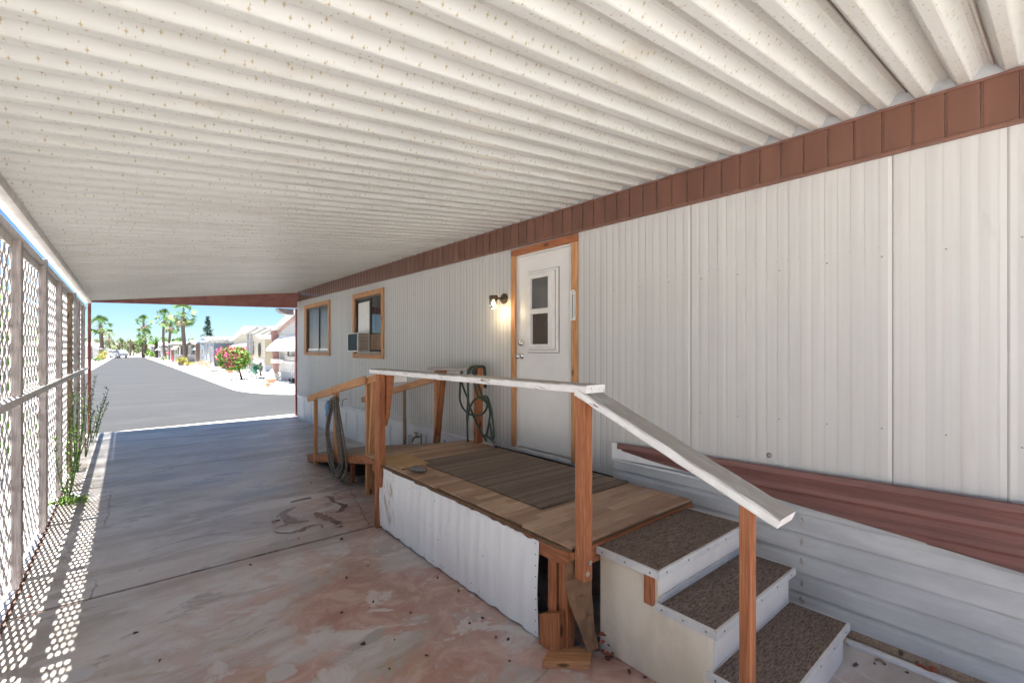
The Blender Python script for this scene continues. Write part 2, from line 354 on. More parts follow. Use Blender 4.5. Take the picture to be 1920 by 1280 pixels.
def leafmat(name, c0, c1, c2=None, trans=.0):
    m, nt, b = new_mat(name); g = N(nt); p = g.pos()
    n = g.noise(p, 2.2, 3); w = g.node('ShaderNodeTexWhiteNoise'); g.link(g.scale(p, (1, 1, 1)), w.inputs['Vector'])
    f = g.noise(p, 14, 3)
    c = g.mix(g.step(f, .3, .7), c0, c1)
    if c2: c = g.mix(g.step(n, .5, .66), c, c2)
    g.link(c, b.inputs['Base Color']); b.inputs['Roughness'].default_value = .55; b.inputs['Specular IOR Level'].default_value = .3
    return m
MAT['leaf'] = leafmat('leaf_green', (.045, .10, .022), (.10, .19, .045))
MAT['leaf_bright'] = leafmat('leaf_bright', (.11, .22, .035), (.22, .36, .07))
MAT['leaf_dusty'] = leafmat('leaf_dusty', (.15, .185, .09), (.25, .28, .15))
MAT['leaf_dark'] = leafmat('leaf_dark', (.028, .065, .042), (.055, .105, .065))
MAT['leaf_yellow'] = leafmat('leaf_yellow', (.28, .26, .07), (.42, .38, .12))
MAT['leaf_palm'] = leafmat('leaf_palm', (.035, .085, .015), (.13, .23, .045))
MAT['frond_dry'] = leafmat('frond_dry', (.34, .26, .19), (.52, .43, .32))
MAT['petal'] = leafmat('petal_pink', (.55, .06, .16), (.70, .16, .26))
MAT['bark'] = wood('bark', (.045, .03, .022), (.09, .062, .045), (.14, .10, .075), False)
MAT['far_bark'] = wood('palm_bark', (.075, .05, .038), (.13, .092, .07), (.19, .14, .11), False)
def wallmat(name, c, line=.2, dirn='z', depth=.4):
    m, nt, b = new_mat(name); g = N(nt); p = g.pos(); x, y, z = g.xyz(p)
    a = {'z': z, 'y': g.math('ADD', x, y)}[dirn]
    w = g.math('FRACT', g.math('DIVIDE', a, line)); e = g.step(w, .86, .97)
    n = g.noise(p, 1.5, 4)
    col = g.mix(g.step(n, .3, .7), tuple(q * .9 for q in c), c); col = g.mix(g.math('MULTIPLY', e, depth), col, tuple(q * .45 for q in c))
    g.link(col, b.inputs['Base Color']); b.inputs['Roughness'].default_value = .6; g.bump(e, .5, .02, b)
    return m
for nm, c, d, ln in (('far_white', (.66, .65, .63), 'z', .2), ('far_pink', (.62, .36, .31), 'z', .3), ('far_cream', (.62, .56, .43), 'z', .22), ('far_tan', (.46, .39, .27), 'y', .16),
                     ('far_blue', (.36, .44, .55), 'z', .24), ('far_greyblue', (.45, .49, .55), 'y', .2), ('far_brown', (.20, .13, .10), 'y', .2), ('far_grey', (.42, .42, .42), 'z', .2),
                     ('far_yellow', (.50, .44, .24), 'y', .25), ('far_skirt', (.42, .45, .50), 'y', .45), ('far_block', (.44, .43, .42), 'z', .2)):
    MAT[nm] = wallmat(nm, tuple(q * .62 for q in c), ln, d)
MAT['far_roof'] = ground('far_roof', (.46, .455, .445), (.55, .545, .535), .6, 12, .6, .1)
MAT['far_roof_blue'] = ground('far_roof_blue', (.26, .33, .42), (.33, .40, .49), .6, 12, .6, .1)
MAT['far_roof_grey'] = ground('far_roof_grey', (.25, .235, .22), (.33, .31, .29), .6, 12, .7, .1)
MAT['awning_white'] = plain('awning_white', (.74, .74, .73), .5, var=.05)
MAT['awning_blue'] = plain('awning_blue', (.50, .58, .66), .5, var=.05)
MAT['terracotta'] = plain('terracotta', (.42, .17, .09), .8, var=.2)
MAT['car_silver'] = plain('car_silver', (.50, .52, .55), .25, .6, var=.05)
MAT['car_white'] = plain('car_white', (.72, .72, .72), .3, .0, var=.04)
MAT['tyre'] = plain('tyre', (.03, .03, .03), .8)
MAT['red_paint'] = plain('red_paint', (.50, .045, .05), .5)
MAT['green_paint'] = plain('green_paint', (.04, .22, .14), .5)
# ------------------------------------------------------------------ geometry helpers
COL = sc.collection
WORLD = {}
I4 = Matrix.Identity(4)
def place(o, parent, W):
    if parent is not None:
        o.parent = parent; o.matrix_parent_inverse = I4
        o.matrix_basis = WORLD[parent.name].inverted() @ W
    else: o.matrix_basis = W
    WORLD[o.name] = W.copy()
def props(o, label=None, cat=None, group=None, kind=None):
    if label: o['label'] = label
    if cat: o['category'] = cat
    if group: o['group'] = group
    if kind: o['kind'] = kind
    return o
def thing(name, label, cat, loc=(0, 0, 0), group=None, rz=0.0, kind=None):
    o = bpy.data.objects.new(name, None); o.empty_display_size = .1; COL.objects.link(o)
    place(o, None, Matrix.Translation(loc) @ Matrix.Rotation(rz, 4, 'Z'))
    return props(o, label, cat, group, kind)
class MB:
    def __init__(s): s.v = []; s.f = []
    def add(s, vs, fs):
        n = len(s.v); s.v += [Vector(q) for q in vs]; s.f += [tuple(i + n for i in q) for q in fs]; return s
    def box(s, x0, x1, y0, y1, z0, z1, M=None):
        vs = [Vector((x, y, z)) for x in (x0, x1) for y in (y0, y1) for z in (z0, z1)]
        if M is not None: vs = [M @ q for q in vs]
        return s.add(vs, [(0, 1, 3, 2), (4, 6, 7, 5), (0, 4, 5, 1), (2, 3, 7, 6), (0, 2, 6, 4), (1, 5, 7, 3)])
    def bar(s, p0, p1, w, h, up=(0, 0, 1)):
        return s.box(0, (Vector(p1) - Vector(p0)).length, -w / 2, w / 2, -h / 2, h / 2, frame(p0, p1, up))
    def prism(s, pts, off):
        """closed polygon (3d points) extruded by the vector off"""
        n = len(pts); a = [Vector(q) for q in pts]; o = Vector(off)
        nrm = Vector((0, 0, 0))
        for i in range(n): nrm += a[i].cross(a[(i + 1) % n])
        if nrm.dot(o) > 0: a.reverse()
        fs = [tuple(range(n)), tuple(range(2 * n - 1, n - 1, -1))] + [(i, i + n, (i + 1) % n + n, (i + 1) % n) for i in range(n)]
        return s.add(a + [q + o for q in a], fs)
    def tube(s, pts, r, n=8, cap=True, smoothn=0):
        P = [Vector(q) for q in pts]
        if smoothn: P = catmull(P, smoothn)
        rs = r if isinstance(r, (list, tuple)) else None
        up = Vector((.13, .27, .95)); rings = []
        for i, q in enumerate(P):
            t = (P[min(i + 1, len(P) - 1)] - P[max(i - 1, 0)])
            t = t.normalized() if t.length > 1e-9 else Vector((0, 0, 1))
            a = up - t * up.dot(t)
            if a.length < 1e-3: a = Vector((1, 0, 0)) - t * t.x
            a.normalize(); b_ = t.cross(a); up = a
            rr = (rs[0] + (rs[1] - rs[0]) * i / (len(P) - 1)) if rs else r
            rings.append([q + (a * math.cos(2 * math.pi * k / n) + b_ * math.sin(2 * math.pi * k / n)) * rr for k in range(n)])
        vs = [q for ring in rings for q in ring]; fs = []
        for i in range(len(P) - 1):
            for k in range(n): fs.append((i * n + k, i * n + (k + 1) % n, (i + 1) * n + (k + 1) % n, (i + 1) * n + k))
        if cap: fs += [tuple(range(n - 1, -1, -1)), tuple((len(P) - 1) * n + k for k in range(n))]
        return s.add(vs, fs)
    def lathe(s, prof, M=None, n=16):
        """prof: list of (r, z)"""
        M = M or I4; vs = []; fs = []
        for r, z in prof: vs += [M @ Vector((r * math.cos(2 * math.pi * k / n), r * math.sin(2 * math.pi * k / n), z)) for k in range(n)]
        for i in range(len(prof) - 1):
            for k in range(n): fs.append((i * n + k, i * n + (k + 1) % n, (i + 1) * n + (k + 1) % n, (i + 1) * n + k))
        if prof[0][0] > 1e-6: fs.append(tuple(range(n - 1, -1, -1)))
        if prof[-1][0] > 1e-6: fs.append(tuple((len(prof) - 1) * n + k for k in range(n)))
        return s.add(vs, fs)
    def mesh(s, name, mat, W=None, bevel=0, smooth=False):
        me = bpy.data.meshes.new(name)
        vs = s.v if W is None else [W.inverted() @ q for q in s.v]
        me.from_pydata([tuple(q) for q in vs], [], s.f); me.update()
        if bevel:
            bm = bmesh.new(); bm.from_mesh(me)
            bmesh.ops.bevel(bm, geom=bm.edges[:], offset=bevel, segments=1, affect='EDGES', clamp_overlap=True)
            bm.to_mesh(me); bm.free()
        if smooth:
            for p in me.polygons: p.use_smooth = True
        me.materials.append(MAT[mat] if isinstance(mat, str) else mat)
        return me
    def build(s, name, mat, parent=None, bevel=0, smooth=False, W=None, label=None, cat=None, group=None, kind=None):
        """vertices are in world space; the origin goes to W, else to the parent's base, else to the world origin"""
        if W is None: W = WORLD[parent.name] if parent is not None else I4
        o = bpy.data.objects.new(name, s.mesh(name, mat, W, bevel, smooth)); COL.objects.link(o); place(o, parent, W)
        return props(o, label, cat, group, kind)
def instance(name, me, parent, W, label=None, kind=None):
    o = bpy.data.objects.new(name, me); COL.objects.link(o); place(o, parent, W); return props(o, label, None, None, kind)
def frame(p0, p1, up=(0, 0, 1)):
    p0, p1, up = Vector(p0), Vector(p1), Vector(up)
    x = (p1 - p0).normalized(); y = up.cross(x)
    if y.length < 1e-4: y = Vector((0, 1, 0)).cross(x)
    if y.length < 1e-4: y = Vector((1, 0, 0)).cross(x)
    y.normalize(); z = x.cross(y)
    M = Matrix((x, y, z)).transposed().to_4x4(); M.translation = p0
    return M
def catmull(P, n):
    out = []
    for i in range(len(P) - 1):
        a, b_, c, d = P[max(i - 1, 0)], P[i], P[i + 1], P[min(i + 2, len(P) - 1)]
        for k in range(n):
            t = k / n
            out.append(.5 * ((2 * b_) + (c - a) * t + (2 * a - 5 * b_ + 4 * c - d) * t * t + (3 * b_ - a - 3 * c + d) * t ** 3))
    return out + [P[-1]]
def board(name, mat, parent, p0, p1, w, h, up=(0, 0, 1), bevel=.003, label=None, wob=0):
    """timber from p0 to p1 along its centre line; w across, h along up; its grain runs with the length"""
    W = frame(p0, p1, up); L = (Vector(p1) - Vector(p0)).length
    m_ = MB().box(0, L, -w / 2, w / 2, -h / 2, h / 2)
    if wob:      # old timber: many cross sections, each a little off
        m_ = MB(); n_ = int(L / .05); e_ = .006; rw = random.Random(n_)
        sec = [(-w / 2 + e_, -h / 2), (w / 2 - e_, -h / 2), (w / 2, -h / 2 + e_), (w / 2, h / 2 - e_), (w / 2 - e_, h / 2), (-w / 2 + e_, h / 2), (-w / 2, h / 2 - e_), (-w / 2, -h / 2 + e_)]
        m_.v = [Vector((L * i / n_, a + rw.gauss(0, wob), b_ + rw.gauss(0, wob))) for i in range(n_ + 1) for a, b_ in sec]
        m_.f = [(i * 8 + k, i * 8 + (k + 1) % 8, i * 8 + 8 + (k + 1) % 8, i * 8 + 8 + k) for i in range(n_) for k in range(8)] + [tuple(range(7, -1, -1)), tuple(n_ * 8 + k for k in range(8))]
        bevel = 0
    o = bpy.data.objects.new(name, m_.mesh(name, mat, None, bevel)); COL.objects.link(o); place(o, parent, W)
    return props(o, label)
def bbox(name, mat, parent, x0, x1, y0, y1, z0, z1, bevel=.003, label=None):
    d = (x1 - x0, y1 - y0, z1 - z0); c = ((x0 + x1) / 2, (y0 + y1) / 2, (z0 + z1) / 2); k = d.index(max(d))
    p0 = list(c); p1 = list(c); p0[k] -= d[k] / 2; p1[k] += d[k] / 2
    if k == 0: return board(name, mat, parent, p0, p1, d[1], d[2], (0, 0, 1), bevel, label)
    if k == 1: return board(name, mat, parent, p0, p1, d[0], d[2], (0, 0, 1), bevel, label)
    return board(name, mat, parent, p0, p1, d[0], d[1], (0, 1, 0), bevel, label)
def copy_tree(o, W, label=None, group=None):
    c = o.copy(); COL.objects.link(c); c.matrix_basis = W; WORLD[c.name] = W.copy()
    if label: c['label'] = label
    if group: c['group'] = group
    def rec(src, dst):
        for ch in list(src.children):
            d = ch.copy(); COL.objects.link(d); d.parent = dst; rec(ch, d)
    rec(o, c); return c
def struct(name, mb, mat, parent=None, **k):
    return mb.build(name, mat, parent, kind='structure' if parent is None else None, **k)
# pixel column/row of the measured photo -> the point of a given vertical plane (only used to lay hoses and small things on measured planes)
_s, _c = math.sin(R(39.95)), math.cos(R(39.95))
def onx(px, py, X):
    u, v = (px - 960) / 863, (656 - py) / 863; d = X / (_s + _c * u)
    return (X, (_c - _s * u) * d, 1.62 + v * d)

# ------------------------------------------------------------------ ground, road, slab
G0 = -.045
struct('ground', MB().add([(-600, -300, G0 - .01), (600, -300, G0 - .01), (600, 900, G0 - .01), (-600, 900, G0 - .01)], [(0, 1, 2, 3)]), 'tan_ground')
struct('gravel_yard', MB().add([(-40, -30, G0), (60, -30, G0), (60, 230, G0), (-40, 230, G0)], [(0, 1, 2, 3)]), 'gravel')
arc = [(3.05, 138), (3.35, 60), (3.38, 30)] + [(3.38 + 1.9 * (1 - math.cos(t)) ** 1.0, 22.6 - 4.5 * math.sin(t)) for t in [R(a) for a in range(0, 91, 10)]]
road = [(-40, 12.4), (60, 12.4), (60, 18.1)] + arc[::-1] + [(-2.1, 138), (-2.2, 18.9), (-3.2, 18.0), (-40, 18.0)]
struct('road', MB().add([(x, y, G0 + .006) for x, y in road], [tuple(range(len(road)))]), 'asphalt')
# pale concrete kerb strips lying along the road edges
edge = [(3.05, 138.0)] + arc[1:]
def strip(pts, w, z0, z1):
    mb = MB(); P = [Vector((x, y, 0)) for x, y in pts]; L = []
    for i, q in enumerate(P):
        t = (P[min(i + 1, len(P) - 1)] - P[max(i - 1, 0)]).normalized(); n_ = Vector((-t.y, t.x, 0)); L.append((q, q + n_ * w))
    for (a, b_), (c, d) in zip(L, L[1:]):
        mb.add([(a.x, a.y, z1), (b_.x, b_.y, z1), (d.x, d.y, z1), (c.x, c.y, z1), (a.x, a.y, z0), (c.x, c.y, z0), (b_.x, b_.y, z0), (d.x, d.y, z0)], [(0, 3, 2, 1), (0, 4, 5, 3), (1, 2, 7, 6)])
    return mb
struct('kerb', strip(edge + [(60, 18.12)], .9, G0, G0 + .022), 'pale_conc')
struct('kerb', strip([(-2.22, 18.9), (-2.12, 138)], .8, G0, G0 + .022), 'pale_conc')
struct('cross_street_far', MB().add([(-2.1, 138, G0 + .011), (-2.1, 144, G0 + .011), (3.05, 144, G0 + .011), (3.05, 138, G0 + .011)], [(0, 3, 2, 1)]), 'pale_conc')
def end_y(x): return 12.09 + (x + .17) * .125
slab = bpy.data.objects.new('carport_slab', None); COL.objects.link(slab); place(slab, None, I4); slab['kind'] = 'structure'
ys = [-1.9, .20, 4.07, 7.945]
for i, a in enumerate(ys):
    x0, x1 = -.545, 3.6 if i == 3 else 3.2
    if i < 3: mb = MB().box(x0, 3.2, a + .015, ys[i + 1] - .015, -.10, 0)
    else: mb = MB().prism([(x0, a + .015, -.10), (3.2, a + .015, -.10), (3.2, 11.87, -.1), (3.9, 11.87, -.1), (3.9, end_y(3.9), -.1), (x0, end_y(x0), -.1)], (0, 0, .1))
    mb.build('slab_section', 'slab', slab)
MB().box(-.53, 3.2, -1.85, 12.0, -.11, -.009).build('joint_bed', 'joint_dirt', slab)
# dirt line along the slab's edge under the lattice
e = MB()
random.seed(2)
yy = -1.0
while yy < 12:
    l = random.uniform(.3, .9); e.box(-.566, -.546, yy, yy + l, -.05, random.uniform(.001, .006)); yy += l
e.build('slab_edging', 'joint_dirt', slab)
def blob(pts, z=.002):
    P = [Vector((x, y, z)) for x, y in pts]
    return P
def stain(path, widths, seed):
    random.seed(seed); P = catmull([Vector((x, y, 0)) for x, y in path], 7); n_ = len(P); L = []; Rr = []
    for i, q in enumerate(P):
        t = (P[min(i + 1, n_ - 1)] - P[max(i - 1, 0)]).normalized(); nn = Vector((-t.y, t.x, 0))
        u = i / (n_ - 1) * (len(widths) - 1); k = min(int(u), len(widths) - 2); w = widths[k] + (widths[k + 1] - widths[k]) * (u - k)
        L.append(q + nn * w * random.uniform(.55, 1.3)); Rr.append(q - nn * w * random.uniform(.55, 1.3))
    mb = MB()
    for i in range(n_ - 1):
        zs = .0015 + .0008 * seed; mb.add([(L[i].x, L[i].y, zs), (Rr[i].x, Rr[i].y, zs), (Rr[i + 1].x, Rr[i + 1].y, zs), (L[i + 1].x, L[i + 1].y, zs)], [(0, 1, 2, 3)])
    return mb
def gp(px, py):
    u, v = (px - 960) / 863, (656 - py) / 863; d = -1.62 / v
    return ((_s + _c * u) * d, (_c - _s * u) * d)
q = lambda L: [gp(500 + x / 8.727, 880 + y / 8.727) for x, y in L]
stain(q([(480, 610), (380, 650), (280, 710), (260, 750), (340, 790), (400, 840), (340, 890), (230, 935), (120, 975)]), [.012, .03, .05, .03, .05, .06, .03, .012, .01], 1).build('water_stain', 'stain', slab)
stain(q([(400, 850), (480, 860), (590, 850), (700, 845)]), [.05, .045, .04, .01], 2).build('water_stain', 'stain', slab)
stain(q([(120, 1010), (170, 1030), (290, 1040), (440, 1030), (480, 1005), (590, 1000), (620, 950), (720, 920), (830, 905), (900, 915), (905, 960)]), [.006, .012, .012, .01, .012, .025, .02, .015, .006, .008, .012], 3).build('water_stain', 'stain', slab)
stain(q([(950, 450), (1050, 460), (1080, 520), (1160, 550), (1270, 595), (1240, 640), (1210, 685), (1080, 705), (960, 715)]), [.01, .03, .02, .015, .04, .03, .025, .006, .012], 4).build('water_stain', 'stain', slab)
stain(q([(800, 705), (860, 755), (970, 790), (1060, 830), (1180, 880), (1120, 905)]), [.012, .05, .045, .035, .03, .012], 5).build('water_stain', 'stain', slab)
stain(q([(1250, 925), (1200, 950), (1130, 960), (1060, 968)]), [.03, .012, .006, .006], 6).build('water_stain', 'stain', slab)
stain(q([(600, 165), (660, 125), (800, 100), (900, 105), (1010, 95)]), [.01, .006, .012, .008, .006], 7).build('water_stain', 'stain', slab)
stain(q([(950, 330), (1080, 285), (1200, 255), (1400, 265)]), [.006, .01, .02, .02], 8).build('water_stain', 'stain', slab)

# ------------------------------------------------------------------ carport roof
roof = thing('carport_roof', 'corrugated white carport roof printed with small gold stars above the slab', 'carport roof', (1.3, 4.8, 0))
PIT = .1595; EAVE, WALLX = -.60, 3.158
def zl(y): return 2.533 + .003 * y
def zr(y): return 2.93 + .0072 * y
def zroof(x, y): return zl(y) + (zr(y) - zl(y)) * (x + .5) / 3.67
prof = [(-.006, .052), (.034, .055), (.044, .050), (.070, .0085), (.075, .0025), (.081, 0), (.121, 0), (.127, .0025), (.132, .0085), (.1525, .050)]
pts = [(a, h) for a, h in prof] + [(a + PIT, h) for a, h in prof[1:]] + [(2 * PIT - .003, .0515), (2 * PIT - .002, .0465), (2 * PIT + .010, .046)]
pts[0] = (0.0, .0535)
LX = math.hypot(WALLX - EAVE, .42) + .022
mb = MB(); nP = len(pts); NX = 2
vs = []
for k in range(NX):
    for a, h in pts: vs.append((LX * k / (NX - 1), a, h))
for k in range(NX):
    for a, h in pts: vs.append((LX * k / (NX - 1), a, h + .0022))
fs = []; o2 = nP * NX
for i in range(nP - 1):
    fs.append((i, i + 1, nP + i + 1, nP + i)); fs.append((o2 + i, o2 + nP + i, o2 + nP + i + 1, o2 + i + 1))
    fs.append((i, o2 + i, o2 + i + 1, i + 1)); fs.append((nP + i, nP + i + 1, o2 + nP + i + 1, o2 + nP + i))
for k0, k1 in ((0, nP), (nP - 1, 2 * nP - 1)): fs.append((k0, k1, o2 + k1, o2 + k0))
mb.add(vs, fs); pan = mb.mesh('roof_panel', 'ceiling')
y = .205 - 4 * 2 * PIT
while y < 11.75:
    sl_ = (zr(y) - zl(y)) / 3.67
    W = Matrix.Translation((EAVE, y, zroof(EAVE, y) + random.uniform(-.0012, .0012))) @ Matrix.Rotation(-math.atan(sl_) + random.uniform(-.0006, .0006), 4, 'Y') @ Matrix.Rotation(random.uniform(-.004, .004), 4, 'X')
    instance('roof_panel', pan, roof, W); y += 2 * PIT
YEND = y
# eave channel on the lattice side, seen from inside as a pale box section with a lip
mb = MB(); ya, yb = -1.2, YEND
mb.prism([(-.505, ya, 2.505), (-.505, ya, 2.535), (-.60, ya, 2.505), (-.60, ya, 2.485), (-.512, ya, 2.482)], (0, yb - ya, .036))
mb.build('eave_beam', 'beam_white', roof)
# end beam across the street opening: level underside, top following the roof slope
yb = YEND - .06
MB().prism([(-.55, yb, 2.535), (3.26, yb, 2.645), (3.26, yb, zroof(3.15, yb) + .02), (-.55, yb, zroof(-.55, yb) - .004)], (0, .05, 0)).build('end_beam', 'beam_red', roof)
MB().prism([(-.55, yb - .028, 2.532), (3.16, yb - .028, 2.637), (3.16, yb - .028, 2.668), (-.55, yb - .028, 2.563)], (0, .027, 0)).build('beam_flange', 'beam_red', roof)
for yy in (2.85, 6.10, 9.34):
    MB().box(-.60, -.565, yy - .022, yy + .022, -.02, 2.47).build('support_post', 'galv', roof, bevel=.004)
MB().box(-.575, -.525, 12.06, 12.12, -.02, 2.55).build('support_post', 'post_red', roof, bevel=.005, label='red brown corner post at the street end of the lattice')
MB().box(3.175, 3.225, 12.06, 12.12, -.02, 2.64).build('support_post', 'post_red', roof, bevel=.005, label='dark red brown post at the far corner of the house')
MB().tube([(-.58, 12.02, 2.57), (-.50, 12.00, 2.575), (-.44, 12.0, 2.575), (-.43, 12.0, 2.61)], .012).build('pipe_bracket', 'terracotta', roof)
# gutter end hanging beside the house corner
g_ = MB(); gp_ = [(3.16, 2.63), (2.80, 2.63), (2.84, 2.57), (2.92, 2.515), (3.02, 2.49), (3.16, 2.485)]
g_.prism([(x, 12.13, z) for x, z in gp_], (0, .32, 0)); g_.build('gutter_end', 'galv', roof)

# ------------------------------------------------------------------ lattice fence on the open side
fence = thing('lattice_fence', 'white painted wooden lattice screen with grey posts along the open side of the carport', 'fence', (-.58, 4.8, 0))
posts_y = [-.54, .765, 2.07, 3.38, 4.685, 5.99, 7.30, 8.60, 9.92, 11.05]
for i, py_ in enumerate(posts_y):
    mt = 'oldwood' if i == 7 else 'greywood'
    bbox('post', mt, fence, -.612, -.560, py_ - .038, py_ + .038, -.04, 1.243, .004)
    bbox('post', mt, fence, -.612, -.560, py_ - .038, py_ + .038, 1.300, 2.385, .004)
bbox('rail', 'lath', fence, -.618, -.556, -1.0, 12.05, 1.246, 1.297, .003)
bbox('rail', 'lath', fence, -.628, -.590, -1.0, 12.05, 2.40, 2.455, .003)
bbox('board', 'beam_white', fence, -.626, -.606, -1.0, 12.05, 2.33, 2.399, .002, label='white cap board above the lattice')
def lattice(y0, y1, z0, z1):
    mb = MB(); dy, dz = .1585, .172; w = .041
    for fam, xc in ((1, -.621), (-1, -.6275)):
        d = Vector((0, fam * dy, dz)).normalized(); n_ = Vector((0, d.z, -d.y))
        step = abs(dy * d.z); C = Vector((0, y0, z0))
        k = -60
        while k < 60:
            off = k * step; k += 1
            p = C + n_ * off; ts = []
            lo, hi = -1e9, 1e9
            for comp, a, b_ in ((1, y0, y1), (2, z0, z1)):
                t0, t1 = (a - p[comp]) / d[comp], (b_ - p[comp]) / d[comp]
                if t0 > t1: t0, t1 = t1, t0
                lo, hi = max(lo, t0), min(hi, t1)
            if hi - lo < .03: continue
            a, b_ = p + d * lo, p + d * hi
            a.x = b_.x = xc
            mb.bar(a, b_, .006, w, up=(n_.x, n_.y, n_.z))
    return mb
ends = [-1.0, .765, 2.07, 3.38, 4.685, 5.99, 7.30, 8.60, 9.92, 11.05, 12.03]
for a, b_ in zip(ends, ends[1:]):
    lattice(a + .004, b_ - .004, .0, 1.25).build('lattice_panel', 'lath', fence)
    lattice(a + .004, b_ - .004, 1.295, 2.34).build('lattice_panel', 'lath', fence)
# ------------------------------------------------------------------ the mobile home
WX = 3.17
home = thing('mobile_home', 'long white ribbed metal mobile home with brown fascia, right of the carport slab', 'mobile home', (WX, 4.0, 0))
def fb(y): return 2.672 + .0098 * y
def ft(y): return 2.913 + .0088 * y
OPEN = [(2.914, 3.708, .56, 2.612), (9.60, 11.10, 1.555, 2.565), (7.045, 8.175, 1.54, 2.548)]
def siding(ya, yb, zb=.55):
    P = .0645; ys_ = {ya, yb}
    for k in range(int(ya / P) - 2, int(yb / P) + 2):
        for f in (0, .38, .5, .88):
            yy = (k + f) * P
            if ya + .004 < yy < yb - .004: ys_.add(yy)
    for o in OPEN:
        for e in o[:2]:
            if ya < e < yb: ys_.add(e)
    L = sorted(ys_); mb = MB()
    def dep(yy):
        if yy - ya < .003 or yb - yy < .003: return .004
        f = (yy / P) % 1.0
        return 0.0 if f < .3 else (.0004 if f < .45 else (.0009 if f < .7 else .0024))
    for a, b_ in zip(L, L[1:]):
        if b_ - a < 1e-4: continue
        m_ = (a + b_) / 2; iv = [(zb, fb(m_) + .02)]
        for o in OPEN:
            if o[0] < m_ < o[1]:
                iv = [w for z0, z1 in iv for w in ((z0, min(z1, o[2])), (max(z0, o[3]), z1)) if w[1] - w[0] > .003]
        xa, xb = WX + dep(a + 1e-5), WX + dep(b_ - 1e-5)
        for z0, z1 in iv: mb.add([(xa, a, z0), (xb, b_, z0), (xb, b_, z1), (xa, a, z1)], [(0, 3, 2, 1)])
    return mb
seams = [-4.08, -2.914, -1.747, -.58, .162, .587, 1.747, 2.86, 3.852, 5.022, 6.187, 7.33, 8.471, 9.575, 10.76, 11.82]
for a, b_ in zip(seams, seams[1:]):
    siding(a + .0008, b_ - .0008).build('siding_panel', 'siding', home)
MB().box(WX + .012, WX + .02, -4.08, 11.82, .5, 2.64).build('wall_backing', 'void', home) if False else None
for s_ in seams[1:-1]: MB().box(WX + .006, WX + .009, s_ - .002, s_ + .002, .56, fb(s_)).build('seam_gap', 'dark_metal', home)
# body: other walls, floor and roof
body = MB()
body.prism([(WX + .03, 11.82, .5), (7.3, 11.82, .5), (7.3, 11.82, 2.95), (WX + .03, 11.82, 2.95)], (0, -.05, 0))
body.build('end_wall', 'far_white', home)
MB().prism([(WX + .03, -4.08, .03), (7.3, -4.08, .03), (7.3, -4.08, 2.9), (WX + .03, -4.08, 2.9)], (0, .05, 0)).build('end_wall', 'far_white', home)
MB().box(7.28, 7.33, -4.1, 11.85, 0, 2.9).build('back_wall', 'far_white', home)
MB().prism([(WX + .03, -4.12, 3.0), (7.4, -4.12, 2.95), (7.4, -4.12, 3.05), (5.2, -4.12, 3.25), (WX + .03, -4.12, 3.1)], (0, 16.0, 0)).build('roof', 'far_roof', home)
MB().box(WX + .25, WX + .27, 2.6, 11.8, .55, 2.7).build('inner_partition', 'void', home)
# corner trim at the street end
MB().box(WX - .012, WX + .03, 11.80, 11.835, .03, fb(11.8)).build('corner_trim', 'skirt_white', home)
# fascia: one pressed panel every 126 mm between two flanges
fas = MB(); Wd = .1263
fas.add([(0, .001, 0), (0, Wd - .012, 0), (.003, Wd - .006, 0), (.003, Wd - .001, 0), (0, .001, 1), (0, Wd - .012, 1), (.003, Wd - .006, 1), (.003, Wd - .001, 1)], [(0, 4, 5, 1), (1, 5, 6, 2), (2, 6, 7, 3)])
fme = fas.mesh('fascia_panel', 'fascia')
y = .124 - 30 * Wd
while y < 11.72:
    z0, z1 = fb(y) + .012, ft(y) - .006
    instance('fascia_panel', fme, home, Matrix.Translation((WX - .016, y, z0)) @ Matrix.Diagonal((1, 1, z1 - z0, 1))); y += Wd
for nm, fz, hh in (('fascia_flange', fb, .016), ('fascia_flange', ft, .014)):
    MB().prism([(WX - .024, -3.6, fz(-3.6) - hh / 2), (WX - .024, 11.83, fz(11.83) - hh / 2), (WX - .024, 11.83, fz(11.83) + hh / 2), (WX - .024, -3.6, fz(-3.6) + hh / 2)], (.03, 0, 0)).build(nm, 'fascia_edge', home)
MB().prism([(WX - .010, -3.6, ft(-3.6)), (WX - .010, 11.83, ft(11.83)), (WX - .010, 11.83, ft(11.83) + .11), (WX - .010, -3.6, ft(-3.6) + .11)], (.008, 0, 0)).build('closure_strip', 'galv', home)
# screws in rows
sc_mb = MB(); random.seed(11)
for zrow, ya, yb in ((2.13, -.4, 2.7), (1.18, -.4, 2.7), (1.18, 4.0, 5.8), (2.13, 4.0, 6.9)):
    yy = ya
    while yy < yb:
        Mx = Matrix.Translation((WX - .0005, yy, zrow + random.uniform(-.012, .012))) @ Matrix.Rotation(R(-90), 4, 'Y')
        sc_mb.lathe([(.0048, 0), (.0044, .002), (.0, .003)], Mx, 6); yy += .258
for yy, zz in ((1.208, .944),):
    sc_mb.lathe([(.016, 0), (.015, .006), (.009, .010), (0, .0105)], Matrix.Translation((WX - .0005, yy, zz)) @ Matrix.Rotation(R(-90), 4, 'Y'), 10)
sc_mb.build('screw', 'screw', home, kind='stuff')
# lower trim moulding along the far half
MB().prism([(WX - .022, 4.1, .548), (WX + .006, 4.1, .556), (WX + .006, 4.1, .455), (WX - .012, 4.1, .455), (WX - .014, 4.1, .51)], (0, 7.72, 0)).build('base_moulding', 'skirt_white', home)
